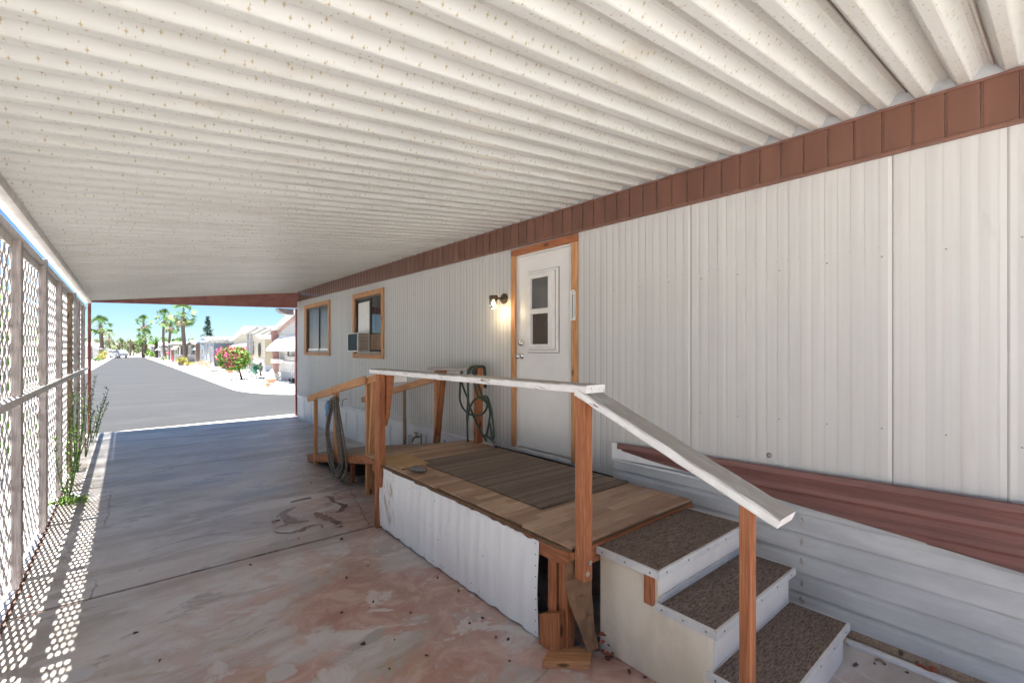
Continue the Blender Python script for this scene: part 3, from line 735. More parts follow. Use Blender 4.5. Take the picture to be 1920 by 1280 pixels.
# far skirting: flat boards with dark gaps
MB().box(WX + .03, WX + .05, 2.4, 11.8, 0.0, .55).build('skirting_backing', 'void', home)
bd = [4.1, 4.62, 5.14, 5.62, 6.205, 6.74, 7.42, 8.10, 8.63, 9.17, 9.70, 10.23, 10.76, 11.30, 11.81]
for i, (a, b_) in enumerate(zip(bd, bd[1:])):
    g0 = .012 if i != 2 else .03
    bbox('skirting_board', 'skirt_white', home, WX - .004, WX + .01, a + g0, b_ - .010, .012, .456, .002)
MB().box(WX - .03, WX + .01, 4.1, 11.8, 0.0, .022).build('skirting_sill', 'skirt_white', home)
vent = MB()
for j in range(7):
    for k in range(18): vent.box(WX - .006, WX - .003, 6.02 + j * .02, 6.031 + j * .02, .07 + k * .018, .08 + k * .018)
vent.build('vent_grille', 'dark_metal', home, kind='stuff')
# near skirting: sheets with lengthwise ribs
def ribsheet(ya, yb, z0, z1):
    mb = MB(); zz = []; x0 = WX - .022
    k = 0
    while True:
        zc = z0 + k * .1195; k += 1
        for dz, dx in ((0, -.004), (.03, -.001), (.07, .005), (.088, .013), (.102, .014), (.112, -.003)):
            if zc + dz <= z1: zz.append((zc + dz, x0 + dx))
        if zc > z1: break
    zz.append((z1, x0))
    for (za, xa), (zb, xb) in zip(zz, zz[1:]):
        mb.add([(xa, ya, za), (xb, ya, zb), (xb, yb, zb), (xa, yb, za)], [(0, 1, 2, 3)])
    return mb
for a, b_, in ((1.04, 2.43), (-.85, 1.04), (-2.7, -.85), (-4.08, -2.7)):
    ribsheet(a, b_, .035, .845).build('skirting_sheet', 'skirt_grey', home)
# rust marks on the screw line of the sheet joint
rm = MB(); random.seed(5)
for k in range(7):
    zc = .105 + k * .1195
    n_ = 9; P_ = [(WX - .0262, 1.014 + .014 * random.uniform(.5, 1.2) * math.cos(6.283 * q_ / n_), zc - .005 + .026 * random.uniform(.5, 1.3) * math.sin(6.283 * q_ / n_)) for q_ in range(n_)]; rm.prism(P_, (-.0004, 0, 0))
    rm.lathe([(.006, 0), (.005, .003), (0, .004)], Matrix.Translation((WX - .0262, 1.012, zc)) @ Matrix.Rotation(R(-90), 4, 'Y'), 6)
MAT['rust_mark'] = scuffed('rust_mark', (.42, .36, .33), (.52, .49, .47), (.22, .13, .09), thr=.5)
rm.build('rusty_fixing', 'rust_mark', home, kind='stuff')
MB().prism([(WX - .052, -4, 0.003), (WX - .022, -4, .003), (WX - .022, -4, .04), (WX - .034, -4, .036), (WX - .05, -4, .010)], (0, 6.3, 0)).build('skirting_track', 'oldwood', home)
# tapered dark red trim above the near skirting, its lower edge cut on a slope
def top_z(y): return .922 - .0305 * (y + .05) if y > .1 else .917 + (.111 - y) * .02
def bot_z(y): return .787 - (2.373 - y) * .0795
prof_t = [(0, .012), (.004, .030), (.036, .034), (.046, .030), (.050, .018), (.085, .014), (.105, .024), (.130, .026), (.150, .014), (.185, .013), (.205, .025), (.232, .026), (.25, .014), (.29, .013), (.31, .025), (.335, .025), (.355, .014), (.40, .013), (.42, .024), (.45, .014), (.60, .014)]
mb = MB(); YS = [2.365 - i * .16 for i in range(40)]
def tcol(y):
    D = top_z(y) - bot_z(y); out = []
    for d, x in prof_t:
        dd = min(d, D); out.append((WX - .022 - x, y, top_z(y) - dd))
    return out
for a, b_ in zip(YS, YS[1:]):
    A, B = tcol(a), tcol(b_)
    for i in range(len(A) - 1):
        if (Vector(A[i]) - Vector(A[i + 1])).length < 1e-4 and (Vector(B[i]) - Vector(B[i + 1])).length < 1e-4: continue
        if prof_t[i][0] >= top_z(a) - bot_z(a) and prof_t[i][0] >= top_z(b_) - bot_z(b_): continue
        mb.add([A[i], A[i + 1], B[i + 1], B[i]], [(0, 1, 2, 3)])
mb.build('tapered_trim', 'trim_red', home, label='dark red ribbed trim sheet that widens along the wall')
MB().prism([(WX - .046, 2.425, .845), (WX - .046, 2.32, .838), (WX - .046, 2.33, .79), (WX - .046, 1.95, .748), (WX - .046, 1.76, .738), (WX - .046, 2.425, .715)], (.024, 0, 0)).build('trim_end_piece', 'porch_skirt', home, label='chipped white end of the trim')
MB().box(WX - .05, WX - .02, 1.6, 2.425, .700, .714).build('trim_lip', 'skirt_white', home)

# windows: raised timber surround, metal sash, two panes
def window(y0, y1, z0, z1, iy0, iy1, iz0, iz1, mull, matL, matR, lab):
    f = MB()
    for a in ((iy0, iy0 + .03, iz0, iz1), (iy1 - .03, iy1, iz0, iz1), (iy0 + .03, iy1 - .03, iz0, iz0 + .045), (iy0 + .03, iy1 - .03, iz1 - .03, iz1), (mull - .014, mull + .014, iz0 + .045, iz1 - .03)):
        f.box(WX + .002, WX + .04, *a)
    w = f.build('window', 'bronze', home, bevel=.002, label=lab)
    for (a, b_, mt) in ((iy0 + .03, mull - .014, matR), (mull + .014, iy1 - .03, matL)):
        MB().box(WX + .022, WX + .027, a, b_, iz0 + .045, iz1 - .03).build('pane', mt, w)
    t = (y1 - iy1)
    bbox('surround', 'fir', w, WX - .022, WX + .001, iy1, y1, z0, z1, .003)
    bbox('surround', 'fir', w, WX - .022, WX + .001, y0, iy0, z0, z1, .003)
    bbox('surround', 'fir', w, WX - .021, WX + .001, iy0 + .001, iy1 - .001, iz1, z1, .003)
    bbox('surround', 'fir', w, WX - .021, WX + .001, iy0 + .001, iy1 - .001, z0, iz0, .003)
    return w
w1 = window(9.52, 11.27, 1.503, 2.643, 9.62, 11.09, 1.565, 2.56, 10.27, 'screen', 'screen', 'farther wood framed window with a dark insect screen')
MB().box(WX + .012, WX + .04, 9.66, 11.05, 1.61, 1.655).build('sill', 'frame_white', w1)
w2 = window(6.976, 8.288, 1.474, 2.625, 7.06, 8.19, 1.55, 2.54, 7.56, 'glass', 'glass', 'wood framed window holding the air conditioner')
MB().prism([(WX + .014, 8.10, 1.93), (WX + .014, 7.64, 1.905), (WX + .014, 7.585, 2.0), (WX + .014, 7.60, 2.2), (WX + .014, 7.575, 2.46), (WX + .014, 8.08, 2.45)], (.006, 0, 0)).build('cardboard_filler', 'frame_white', w2)
fill = MB()
for k in range(14): fill.box(WX + .006 + .006 * (k % 2), WX + .02, 7.10 + k * .033, 7.128 + k * .033, 1.625, 1.885)
fill.build('accordion_panel', 'oldwood', w2)

# door, its surround and fittings
door = bbox('door', 'door_white', home, WX + .012, WX + .052, 2.935, 3.700, .612, 2.592, .004)
MB().box(WX + .004, WX + .02, 3.700, 3.712, .60, 2.612).box(WX + .004, WX + .02, 2.914, 2.928, .60, 2.612).box(WX + .004, WX + .02, 2.93, 3.70, 2.594, 2.612).build('door_jamb', 'frame_white', home)
MB().box(WX - .02, WX + .05, 2.914, 3.71, .562, .598).build('threshold', 'alu', home, bevel=.003)
bbox('door_surround', 'fir', home, WX - .022, WX + .003, 3.709, 3.776, .60, 2.612, .003)
bbox('door_surround', 'fir', home, WX - .022, WX + .003, 2.842, 2.913, .58, 2.612, .003)
bbox('door_surround', 'redwood', home, WX - .023, WX + .003, 2.842, 3.776, 2.613, 2.682, .003)
def ring(x0, x1, y0, y1, z0, z1, wy, wz):
    mb = MB(); mb.box(x0, x1, y0, y0 + wy, z0, z1); mb.box(x0, x1, y1 - wy, y1, z0, z1)
    mb.box(x0, x1, y0 + wy, y1 - wy, z0, z0 + wz); mb.box(x0, x1, y0 + wy, y1 - wy, z1 - wz, z1); return mb
dx = WX + .012
ring(dx - .004, dx - .0005, 2.955, 3.680, .640, 2.565, .012, .012).build('panel_moulding', 'door_white', door)
ring(dx - .020, dx - .001, 3.096, 3.53, 1.597, 2.415, .034, .03).build('window_casing', 'frame_white', door, bevel=.003)
ring(dx - .0035, dx - .0008, 3.090, 3.536, 1.591, 2.421, .0055, .0055).build('gap_shadow', 'bronze', door)  # thin dark ring drawn as the shadow gap round the outer casing
ring(dx - .0215, dx - .019, 3.124, 3.514, 1.621, 2.392, .0045, .0045).build('gap_shadow', 'bronze', door)  # dark ring again, the shadow line round the inner casing as colour
ring(dx - .034, dx - .004, 3.128, 3.51, 1.625, 2.388, .028, .026).build('window_casing', 'frame_white', door, bevel=.003)
ring(dx - .046, dx - .008, 3.155, 3.505, 1.652, 2.366, .05, .026).box(dx - .0465, dx - .008, 3.205, 3.455, 1.981, 2.032).build('sash', 'frame_white', door, bevel=.003)
MB().box(dx - .022, dx - .018, 3.20, 3.47, 2.03, 2.345).build('pane', 'glass_grey', door)
MB().box(dx - .012, dx - .009, 3.20, 3.47, 1.675, 1.985).build('pane', 'glass_brown', door)
MX = lambda y, z, x=dx: Matrix.Translation((x, y, z)) @ Matrix.Rotation(R(-90), 4, 'Y')
MB().lathe([(.034, 0), (.034, .008), (.026, .016), (.024, .03), (.0, .032)], MX(3.638, 1.693), 20).build('deadbolt', 'chrome', door, smooth=True)
MB().lathe([(.033, 0), (.033, .006), (.016, .014), (.013, .035), (.026, .045), (.031, .058), (.026, .070), (0, .074)], MX(3.638, 1.556), 20).build('knob', 'chrome', door, smooth=True)
dn = MB()
for zz in (.9, 1.25, 1.5, 1.75, 2.2, 2.45): dn.lathe([(.004, 0), (.003, .003), (0, .0035)], MX(2.921, zz, WX + .004), 6)
dn.build('jamb_screw', 'screw', home, kind='stuff')

# ------------------------------------------------------------------ things fixed on the wall
lamp = thing('wall_lamp', 'lit bronze jar lamp on the white wall beside the door', 'lamp', (WX, 3.915, 2.178))
MB().lathe([(.058, 0), (.058, .012), (.050, .022), (.018, .026)], MX(3.915, 2.178, WX), 24).build('backplate', 'bronze', lamp, smooth=False)
MB().tube([(WX - .02, 3.915, 2.178), (WX - .09, 3.915, 2.178), (WX - .15, 3.915, 2.182)], .013, 10).build('arm', 'bronze', lamp)
LP = Matrix.Translation((WX - .150, 3.915, 2.178))
MB().lathe([(.0, .028), (.046, .026), (.050, .018), (.050, -.020), (.040, -.022)], LP, 24).build('cap', 'bronze', lamp)
MB().lathe([(.040, -.020), (.045, -.034), (.045, -.09), (.040, -.108), (.025, -.116), (0, -.118)], LP, 24).build('jar', 'jar', lamp, smooth=True)
MB().lathe([(.008, -.018), (.010, -.034), (.020, -.055), (.021, -.068), (.012, -.082), (0, -.085)], LP, 16).build('bulb', 'bulb', lamp, smooth=True)
pl = bpy.data.lights.new('lamp_glow', 'POINT'); pl.energy = .8; pl.color = (1, .75, .42); pl.shadow_soft_size = .03
po = bpy.data.objects.new('lamp_glow', pl); COL.objects.link(po); place(po, lamp, Matrix.Translation((WX - .150, 3.915, 2.03)))

th = thing('thermometer', 'white strip thermometer on the wooden door surround', 'thermometer', (WX - .023, 2.881, 1.892))
out = [(2.849, 1.892), (2.913, 1.892)] + [(2.881 + .032 * math.cos(R(a)), 2.140 + .032 * math.sin(R(a))) for a in range(0, 181, 20)]
MB().prism([(WX - .026, y, z) for y, z in out], (-.004, 0, 0)).build('plate', 'white_plastic', th)
MB().box(WX - .034, WX - .0305, 2.879, 2.8835, 1.915, 2.135).lathe([(0, -.006), (.006, 0), (0, .006)], Matrix.Translation((WX - .033, 2.8812, 1.912)), 8).build('tube', 'dark_metal', th)
tk = MB()
for k in range(24):
    z = 1.935 + k * .0085
    if k % 2 == 0:
        tk.box(WX - .0312, WX - .0303, 2.887, 2.896, z, z + .0016)
        tk.box(WX - .0312, WX - .0303, 2.866, 2.875, z, z + .0016)
    if k % 3 == 0: tk.box(WX - .0312, WX - .0303, 2.853, 2.862, z - .002, z + .0045)
tk.box(WX - .0312, WX - .0303, 2.872, 2.890, 2.148, 2.154)
tk.build('scale_mark', 'dark_metal', th, kind='stuff')

ac = thing('air_conditioner', 'grey window air conditioner sticking out of the wooden frame', 'air conditioner', (WX - .1, 7.78, 1.59))
x0, x1, y0, y1, z0, z1 = WX - .205, WX + .02, 7.553, 8.02, 1.594, 1.912
MB().box(x0 + .004, x1, y0 + .012, y1, z0, z1).build('case', 'alu', ac, bevel=.006)
ring(x0 - .004, x0 + .004, y0, y1, z0, z1, .022, .018).build('rear_frame', 'beam_white', ac)
MAT['ac_fin'] = plain('ac_fin', (.028, .055, .065), .8, .0, var=.3, scale=40)
fins = MB().box(x0 + .001, x0 + .003, y0 + .022, y1 - .022, z0 + .018, z1 - .018)
for k in range(30): fins.box(x0 - .0015, x0 + .0005, y0 + .022, y1 - .022, z0 + .022 + k * .0093, z0 + .0262 + k * .0093)
fins.build('condenser_fin', 'ac_fin', ac, kind='stuff')
for k in range(12):
    z = z0 + .022 + k * .0235
    MB().prism([(x0 + .03, y0 + .011, z), (x0 + .03, y0 - .006, z + .002), (x0 + .03, y0 + .011, z + .012)], (.15, 0, 0)).build('louvre', 'beam_white', ac)
MB().box(x0 + .028, x0 + .182, y0 + .0095, y0 + .0115, z0 + .015, z1 - .015).build('louvre_recess', 'oldwood', ac)

fau = thing('water_tap', 'old brass water tap on the white skirting near the vent', 'tap', (WX, 5.806, .40))
MB().tube([(WX, 5.806, .40), (WX - .06, 5.806, .405), (WX - .10, 5.806, .39), (WX - .115, 5.806, .34)], .013, 10, smoothn=4).tube([(WX - .06, 5.806, .40), (WX - .06, 5.806, .46)], .008).build('spout', 'brass', fau, smooth=True)
MB().tube([(WX - .06, 5.75, .462), (WX - .06, 5.862, .462)], .008).tube([(WX - .01, 5.75, .45), (WX - .01, 5.75, .02)], .009).build('handle', 'brass', fau)
wire = MB().tube([onx(641, 763, WX - .03), onx(643, 750, WX - .05), onx(650, 748, WX - .01)], .006, 6, smoothn=5)
props(wire.build('wall_wire', 'dark_metal'), 'loose grey wire curling out of the white siding above the skirting', 'wire')
pipe = MB().tube([onx(648, 762, WX - .05), onx(665, 766, WX - .05), onx(690, 772, WX - .05)], .028, 10)
props(pipe.build('drain_pipe', 'skirt_white'), 'short white pipe lying along the base moulding of the home', 'pipe')
# ------------------------------------------------------------------ wooden porch in front of the door
DZ = .60
porch = thing('wooden_porch', 'wooden porch with white skirt sheets and rails in front of the door', 'porch', (2.35, 2.9, 0))
pw = (4.26 - 1.625) / 13.5
pm = MB().box(-.60, .60, -pw / 2 + .0008, pw / 2 - .0008, -.006, .006).mesh('floor_plank', 'laminate', None, .0015)
pm2 = MB().box(-.585, .585, -pw / 2 + .0008, pw / 2 - .0008, -.006, .006).mesh('floor_plank', 'laminate', None, .0015)
k = 0; y = 1.625 + pw / 2
while y < 4.27:
    instance('floor_plank', pm if y < 2.0 or y > 3.0 else pm2, porch, Matrix.Translation((2.365 if y < 3.95 else 2.40, y, DZ - .006))); y += pw; k += 1
# ragged plywood sheet under the planks, with its dark broken front edge
random.seed(9)
edge_ = [(1.772, 1.632)]
y = 1.7
while y < 3.98:
    edge_.append((1.752 + random.uniform(-.010, .012), y)); y += random.uniform(.04, .12)
out = [(2.985, 1.632)] + edge_ + [(1.80, 4.24), (2.985, 4.24)]
MB().prism([(x, y, DZ - .0125) for x, y in out], (0, 0, -.019)).build('subfloor_sheet', 'plyedge', porch)
bbox('rim_joist', 'redwood', porch, 1.782, 1.82, 1.66, 3.98, DZ - .128, DZ - .033)
bbox('rim_joist', 'redwood', porch, 1.782, 2.98, 1.622, 1.659, DZ - .128, DZ - .033)
bbox('rim_joist', 'redwood', porch, 1.80, 2.98, 4.19, 4.23, DZ - .128, DZ - .033)
for xx in (2.1, 2.45, 2.8): bbox('joist', 'oldwood', porch, xx, xx + .04, 1.66, 4.19, DZ - .128, DZ - .033)
bbox('corner_post', 'redwood', porch, 1.793, 1.86, 1.765, 1.832, .0, DZ - .129)
bbox('corner_post', 'redwood', porch, 1.79, 1.845, 1.68, 1.745, .0, DZ - .129)
MB().prism([(1.745, 1.70, 0), (1.745, 1.70, .235), (1.745, 1.85, .165), (1.745, 1.85, 0)], (.04, 0, 0)).build('foot_block', 'redwood', porch, W=frame((1.765, 1.775, 0), (1.765, 1.775, .2), (0, 1, 0)), bevel=.002)
bbox('corner_post', 'redwood', porch, 2.88, 2.97, 1.665, 1.755, .0, DZ - .129)
bbox('corner_post', 'oldwood', porch, 2.86, 2.95, 4.09, 4.18, .0, DZ - .129)
MB().box(2.3, 2.9, 2.3, 3.9, .004, .02).build('ground_board', 'oldwood', porch)
MB().prism([(1.95, 1.95, .01), (1.86, 2.02, .2), (1.90, 2.12, .21), (2.02, 2.08, .01)], (.01, .0, .0)).build('loose_slate', 'stone', porch)
# skirt: three thin ribbed sheets, rippled at top and bottom
def skirtsheet(ya, yb, xa, xb, za, zb, ta, tb, seed):
    random.seed(seed); n_ = max(8, int(abs(yb - ya) / .018)); mb = MB(); cols = []
    for i in range(n_ + 1):
        t = i / n_; y = ya + (yb - ya) * t
        rp = math.sin(2 * math.pi * y / .112); x = xa + (xb - xa) * t + .003 * rp
        zb_ = za + (zb - za) * t + .006 * math.sin(2 * math.pi * y / .21 + seed) + random.uniform(-.002, .002)
        zt = ta + (tb - ta) * t + .005 * math.sin(2 * math.pi * y / .112 + 1) + .004 * math.sin(y * 23 + seed)
        cols.append((x, y, zb_, zt))
    for th_ in (0, .0025):
        for (x0, y0, b0, t0), (x1, y1, b1, t1) in zip(cols, cols[1:]):
            vs = [(x0 + th_ - .012 * k_ * (1 - k_) * 4 + .004 * k_, y0, b0 + (t0 - b0) * k_) for k_ in (0, .5, 1)] + [(x1 + th_ - .012 * k_ * (1 - k_) * 4 + .004 * k_, y1, b1 + (t1 - b1) * k_) for k_ in (0, .5, 1)]
            mb.add(vs, [(0, 1, 4, 3), (1, 2, 5, 4)] if th_ == 0 else [(3, 4, 1, 0), (4, 5, 2, 1)])
    return mb
skirtsheet(3.985, 3.125, 1.772, 1.765, .022, .012, .578, .566, 1).build('skirt_sheet', 'porch_skirt', porch, label='skirt sheet with brown scrapes')
skirtsheet(3.135, 2.745, 1.761, 1.768, .012, .012, .568, .566, 2).build('skirt_sheet', 'porch_skirt', porch)
skirtsheet(2.752, 1.880, 1.765, 1.770, .010, .010, .566, .545, 3).build('skirt_sheet', 'porch_skirt', porch)
nl = MB(); random.seed(3)
for k in range(20):
    y = random.uniform(1.9, 3.95); z = random.choice([.53, .50, random.uniform(.06, .5), .05])
    nl.lathe([(.004, 0), (.003, .002), (0, .003)], Matrix.Translation((1.7575, y, z)) @ Matrix.Rotation(R(-90), 4, 'Y'), 6)
for k in range(9): nl.lathe([(.0042, 0), (.003, .002), (0, .003)], Matrix.Translation((1.7605, 1.895, .04 + k * .062)) @ Matrix.Rotation(R(-90), 4, 'Y'), 6)
nl.build('skirt_nail', 'screw', porch, kind='stuff')
# railing posts
A = bbox('railing_post', 'redwood', porch, 1.730, 1.795, 3.925, 3.99, .385, 1.408, .004)
bbox('railing_post', 'redwood', porch, 1.74, 1.80, 3.99, 4.04, 0, 1.3, .004)
MB().prism([(1.802, 3.99, 1.40), (1.802, 3.83, 1.40), (1.802, 3.93, 1.02), (1.802, 3.99, .92)], (.038, 0, 0)).build('brace', 'redwood', porch, bevel=.003)
Bp = bbox('railing_post', 'redwood', porch, 1.752, 1.817, 1.530, 1.595, .455, 1.385, .005)
C_ = bbox('railing_post', 'redwood', porch, 1.772, 1.818, .737, .783, 0, 1.065, .005, label='front rail post standing on the slab')
# two bolts
bt = MB()
for y, z in ((1.56, .545), (1.545, .495)):
    bt.lathe([(.014, 0), (.014, .002), (.008, .003), (.008, .006), (0, .007)], Matrix.Translation((1.79, 1.512, z + .0)) @ Matrix.Rotation(R(90), 4, 'X') if False else Matrix.Translation((1.795 if z > .52 else 1.778, 1.5295, z)) @ Matrix.Rotation(R(90), 4, 'X'), 12)
bt.build('bolt', 'steel', porch)
board('handrail', 'painted_timber', porch, (1.775, 1.475, 1.428), (1.765, 4.045, 1.428), .142, .04, bevel=.006, wob=.0006, label='flat white top rail')
rd = Vector((0, .622 - 1.50, 1.040 - 1.405)).normalized()
board('handrail', 'painted_timber', porch, (1.77, 1.545, 1.412), (1.77, .618, 1.026), .142, .038, bevel=.006, wob=.0007, label='sloping white stair rail')
board('handrail', 'painted_timber', porch, (1.78, 4.02, 1.365), (2.05, 4.02, 1.365), .036, .092, bevel=.003, label='short white cross board')
# hose post by the wall and its rail
E_ = bbox('railing_post', 'redwood', porch, 2.945, 3.025, 4.11, 4.18, DZ, 1.425, .004, label='post by the wall hung with green hose')
bbox('cross_piece', 'redwood', porch, 2.925, 3.03, 3.86, 4.10, 1.372, 1.432, .004) if False else None
board('handrail', 'greywood', porch, (2.99, 4.19, 1.405), (2.94, 5.10, 1.385), .11, .04, bevel=.004, label='weathered grey rail near the wall')

# rug, plywood offcut and stone lying on the porch
rug = MB(); n_ = 40
rug.box(2.035, 2.965, 2.135, 3.77, DZ + .0005, DZ + .0095)
props(rug.build('door_mat', 'rug', None, bevel=.003), 'brown and black striped woven mat in front of the door', 'mat')
props(MB().prism([(1.795, 3.60, DZ + .001), (2.075, 3.63, DZ + .001), (2.10, 4.14, DZ + .001), (1.80, 4.10, DZ + .001)], (0, 0, .011)).build('plywood_offcut', 'ply', None, W=Matrix.Translation((1.9, 3.8, DZ + .001)), bevel=.001), 'square plywood offcut lying at the far corner of the porch', 'board')
rk = bmesh.new(); bmesh.ops.create_icosphere(rk, subdivisions=3, radius=1.0)
random.seed(6)
for v in rk.verts:
    d = 1 + .07 * math.sin(v.co.x * 3 + 1) + .05 * math.sin(v.co.y * 5 + v.co.z * 2); v.co = Vector((v.co.x * .055 * d, v.co.y * .085 * d, v.co.z * .026 * d))
rme = bpy.data.meshes.new('stone'); rk.to_mesh(rme); rk.free(); rme.materials.append(MAT['stone'])
for p in rme.polygons: p.use_smooth = True
ro = bpy.data.objects.new('stone', rme); COL.objects.link(ro); place(ro, None, Matrix.Translation((1.875, 3.47, DZ + .024)) @ Matrix.Rotation(.3, 4, 'Z')); props(ro, 'smooth grey stone lying on the porch floor by the skirt edge', 'stone')

# ------------------------------------------------------------------ box steps
steps = thing('porch_steps', 'three cream plywood box steps with brown carpet treads', 'steps', (2.42, 1.15, 0))
lv = [(1.95, 2.905, 1.235, 1.618, .555), (1.975, 2.905, .965, 1.277, .385), (1.965, 2.885, .705, 1.008, .197)]
side = [(1.618, 0), (1.618, .533), (1.262, .533), (1.262, .363), (.995, .363), (.995, .175), (.735, .175), (.735, 0)]
MB().prism([(1.985, y, z) for y, z in side], (.018, 0, 0)).build('side_panel', 'cream_ply', steps)
MB().prism([(2.862, y, z) for y, z in side], (.018, 0, 0)).build('side_panel', 'cream_ply', steps)
for (x0, x1, ya, yb, z), (zb_) in zip(lv, (.385, .197, 0)):
    MB().box(2.004, 2.861, ya + .027, ya + .042, zb_ + (.004 if zb_ else 0), z - .022).build('riser', 'riser_white', steps)
    t = bbox('tread', 'ply', steps, x0 + .005, x1 - .005, ya + .004, yb, z - .022, z - .004, 0)
    MB().box(x0 + .013, x1 - .010, ya + .013, yb - (.0 if z > .5 else .022), z - .0039, z + .0015).build('carpet', 'carpet', t)
    if z < .5: MB().box(x0 + .013, x1 - .01, yb - .021, yb, z - .0039, z + .001).build('back_strip', 'riser_white', t)
    nose = MB()
    nose.box(x0, x1, ya, ya + .003, z - .034, z + .004).box(x0, x1, ya + .003, ya + .013, z, z + .004)
    nose.build('nosing', 'alu', t)
    edge2 = MB().box(x0, x0 + .003, ya + .0032, yb, z - .034, z + .004).box(x0 + .003, x0 + .013, ya + .0132, yb, z, z + .004)
    edge2.build('edge_trim', 'alu', t)
    MB().box(x1 - .003, x1, ya + .0032, yb, z - .03, z + .004).build('edge_trim', 'alu', t)
    s_ = MB()
    for k in range(5): s_.lathe([(.006, 0), (.005, .002), (0, .003)], Matrix.Translation((x0 + .07 + k * (x1 - x0 - .14) / 4, ya - .0002, z - .016)) @ Matrix.Rotation(R(90), 4, 'X'), 8)
    for k in range(3): s_.lathe([(.006, 0), (.005, .002), (0, .003)], Matrix.Translation((x0 - .0002, ya + .05 + k * (yb - ya - .09) / 2, z - .016)) @ Matrix.Rotation(R(-90), 4, 'Y'), 8)
    s_.build('trim_screw', 'screw', t, kind='stuff')
MB().box(1.99, 2.86, 1.252, 1.259, .386, .42).build('angle_strip', 'galv', steps)
bbox('wood_block', 'redwood', steps, 1.955, 1.984, 1.275, 1.325, .375, .525, .004)
bbox('corner_batten', 'cream_ply', steps, 1.978, 1.985, .998, 1.03, 0, .36, .001)

# ------------------------------------------------------------------ ramp behind the porch
ramp = thing('wooden_ramp', 'wooden ramp with fir rails running down along the wall behind the porch', 'ramp', (2.5, 5.8, 0))
def rz(y): return .60 - .178 * (y - 4.245)
RS = Vector((0, 1, -.178)).normalized(); RU = (0, .175, .985)
nB = 16
for i in range(nB):
    ya = 4.275 + i * .19
    if rz(ya + .19) < .03: break
    p = Vector((2.075, ya + .095, rz(ya + .095) - .012)); 
    board('deck_board', 'oldwood', ramp, p, p + Vector((.86, 0, 0)), .186, .024, RU, .002)
for xx in (2.05, 2.93):
    board('stringer', 'redwood' if xx < 2.5 else 'oldwood', ramp, (xx, 4.27, rz(4.27) - .075), (xx, 7.10, rz(7.10) - .055), .038, .092)
bbox('railing_post', 'fir', ramp, 2.028, 2.072, 6.74, 6.80, .0, .955)
bbox('railing_post', 'fir', ramp, 2.028, 2.072, 5.90, 5.99, .27, 1.118)
bbox('railing_post', 'fir', ramp, 2.052, 2.14, 4.97, 5.01, 0, 1.27)
board('railing_post', 'fir', ramp, (2.10, 4.955, .40), (2.09, 4.83, 1.285), .04, .075, (1, 0, 0))
board('rail', 'fir', ramp, (2.012, 6.98, rz(6.98) + .805), (2.012, 5.94, rz(5.94) + .805), .034, .088, RU)
board('rail', 'fir', ramp, (2.015, 5.935, rz(5.935) + .812), (2.015, 4.93, rz(4.93) + .812), .034, .088, RU)
board('rail', 'fir', ramp, (2.06, 5.0, 1.27), (2.06, 4.72, 1.325), .034, .07)
bbox('railing_post', 'fir', ramp, 2.93, 2.97, 4.955, 5.015, .40, 1.37)
board('railing_post', 'redwood', ramp, (2.955, 4.99, .47), (2.955, 4.83, 1.375), .038, .085, (1, 0, 0))
board('rail', 'fir', ramp, (2.93, 7.28, .812), (2.93, 4.98, 1.272), .034, .086, RU)
bbox('railing_post', 'oldwood', ramp, 2.95, 2.985, 5.86, 5.895, .18, 1.06)
bbox('railing_post', 'skirt_white', ramp, 2.99, 3.025, 5.90, 5.97, .05, 1.10)
bbox('support_leg', 'redwood', ramp, 2.10, 2.14, 5.55, 5.60, 0, .28)
MB().box(2.2, 2.8, 5.6, 6.2, 0, .05).build('ground_board', 'oldwood', ramp)

# ------------------------------------------------------------------ hoses
mb = MB()
zz = lambda L, X=2.9, sx=0: [onx(820 + x / 6.7375, 660 + y / 6.7375, X + sx * (i % 2)) for i, (x, y) in enumerate(L)]
P1 = [(300, 240), (296, 330), (285, 470), (285, 600), (320, 700), (380, 765), (440, 795), (490, 800), (560, 785), (615, 725), (630, 660), (600, 615), (565, 600)]
P2 = [(308, 240), (312, 390), (340, 480), (380, 580), (400, 660), (430, 740), (480, 860), (560, 1020), (600, 1080), (625, 1125)]
P3 = [(385, 1135), (380, 900), (395, 760), (420, 680), (470, 600), (540, 565), (590, 575), (640, 650), (665, 760), (655, 870), (620, 1060)]
P4 = [(460, 230), (470, 400), (500, 520), (540, 575), (585, 580)]
P5 = [(475, 230), (515, 390), (545, 490), (580, 570), (605, 552), (640, 590), (680, 730), (705, 900), (715, 1050), (700, 1110)]
P6 = [(385, 215), (386, 400), (388, 600), (372, 800), (378, 950), (385, 1130)]
P7 = [(405, 910), (440, 960), (475, 995)]
P8 = [(665, 890), (680, 1000), (695, 1100), (725, 1145)]
P9 = [(600, 1045), (660, 1085), (720, 1140)]
for i, L in enumerate((P1, P2, P3, P4, P5, P6, P8, P9)):
    mb.tube(zz(L, 2.915 - .006 * (i % 4)), .0115, 8, smoothn=6)
for y in (4.205, 4.18, 4.125, 4.10):    # turns hung over the post
    top = [(2.90, y + .01, 1.36), (2.915, y, 1.425), (2.965, y, 1.442), (3.02, y, 1.44), (3.05, y, 1.40), (3.055, y, 1.2)]
    mb.tube(top, .0115, 8, smoothn=5)
props(mb.build('garden_hose', 'green_hose', None, smooth=True), 'dark green hose looped over the post by the wall', 'hose')
mb = MB(); random.seed(12)
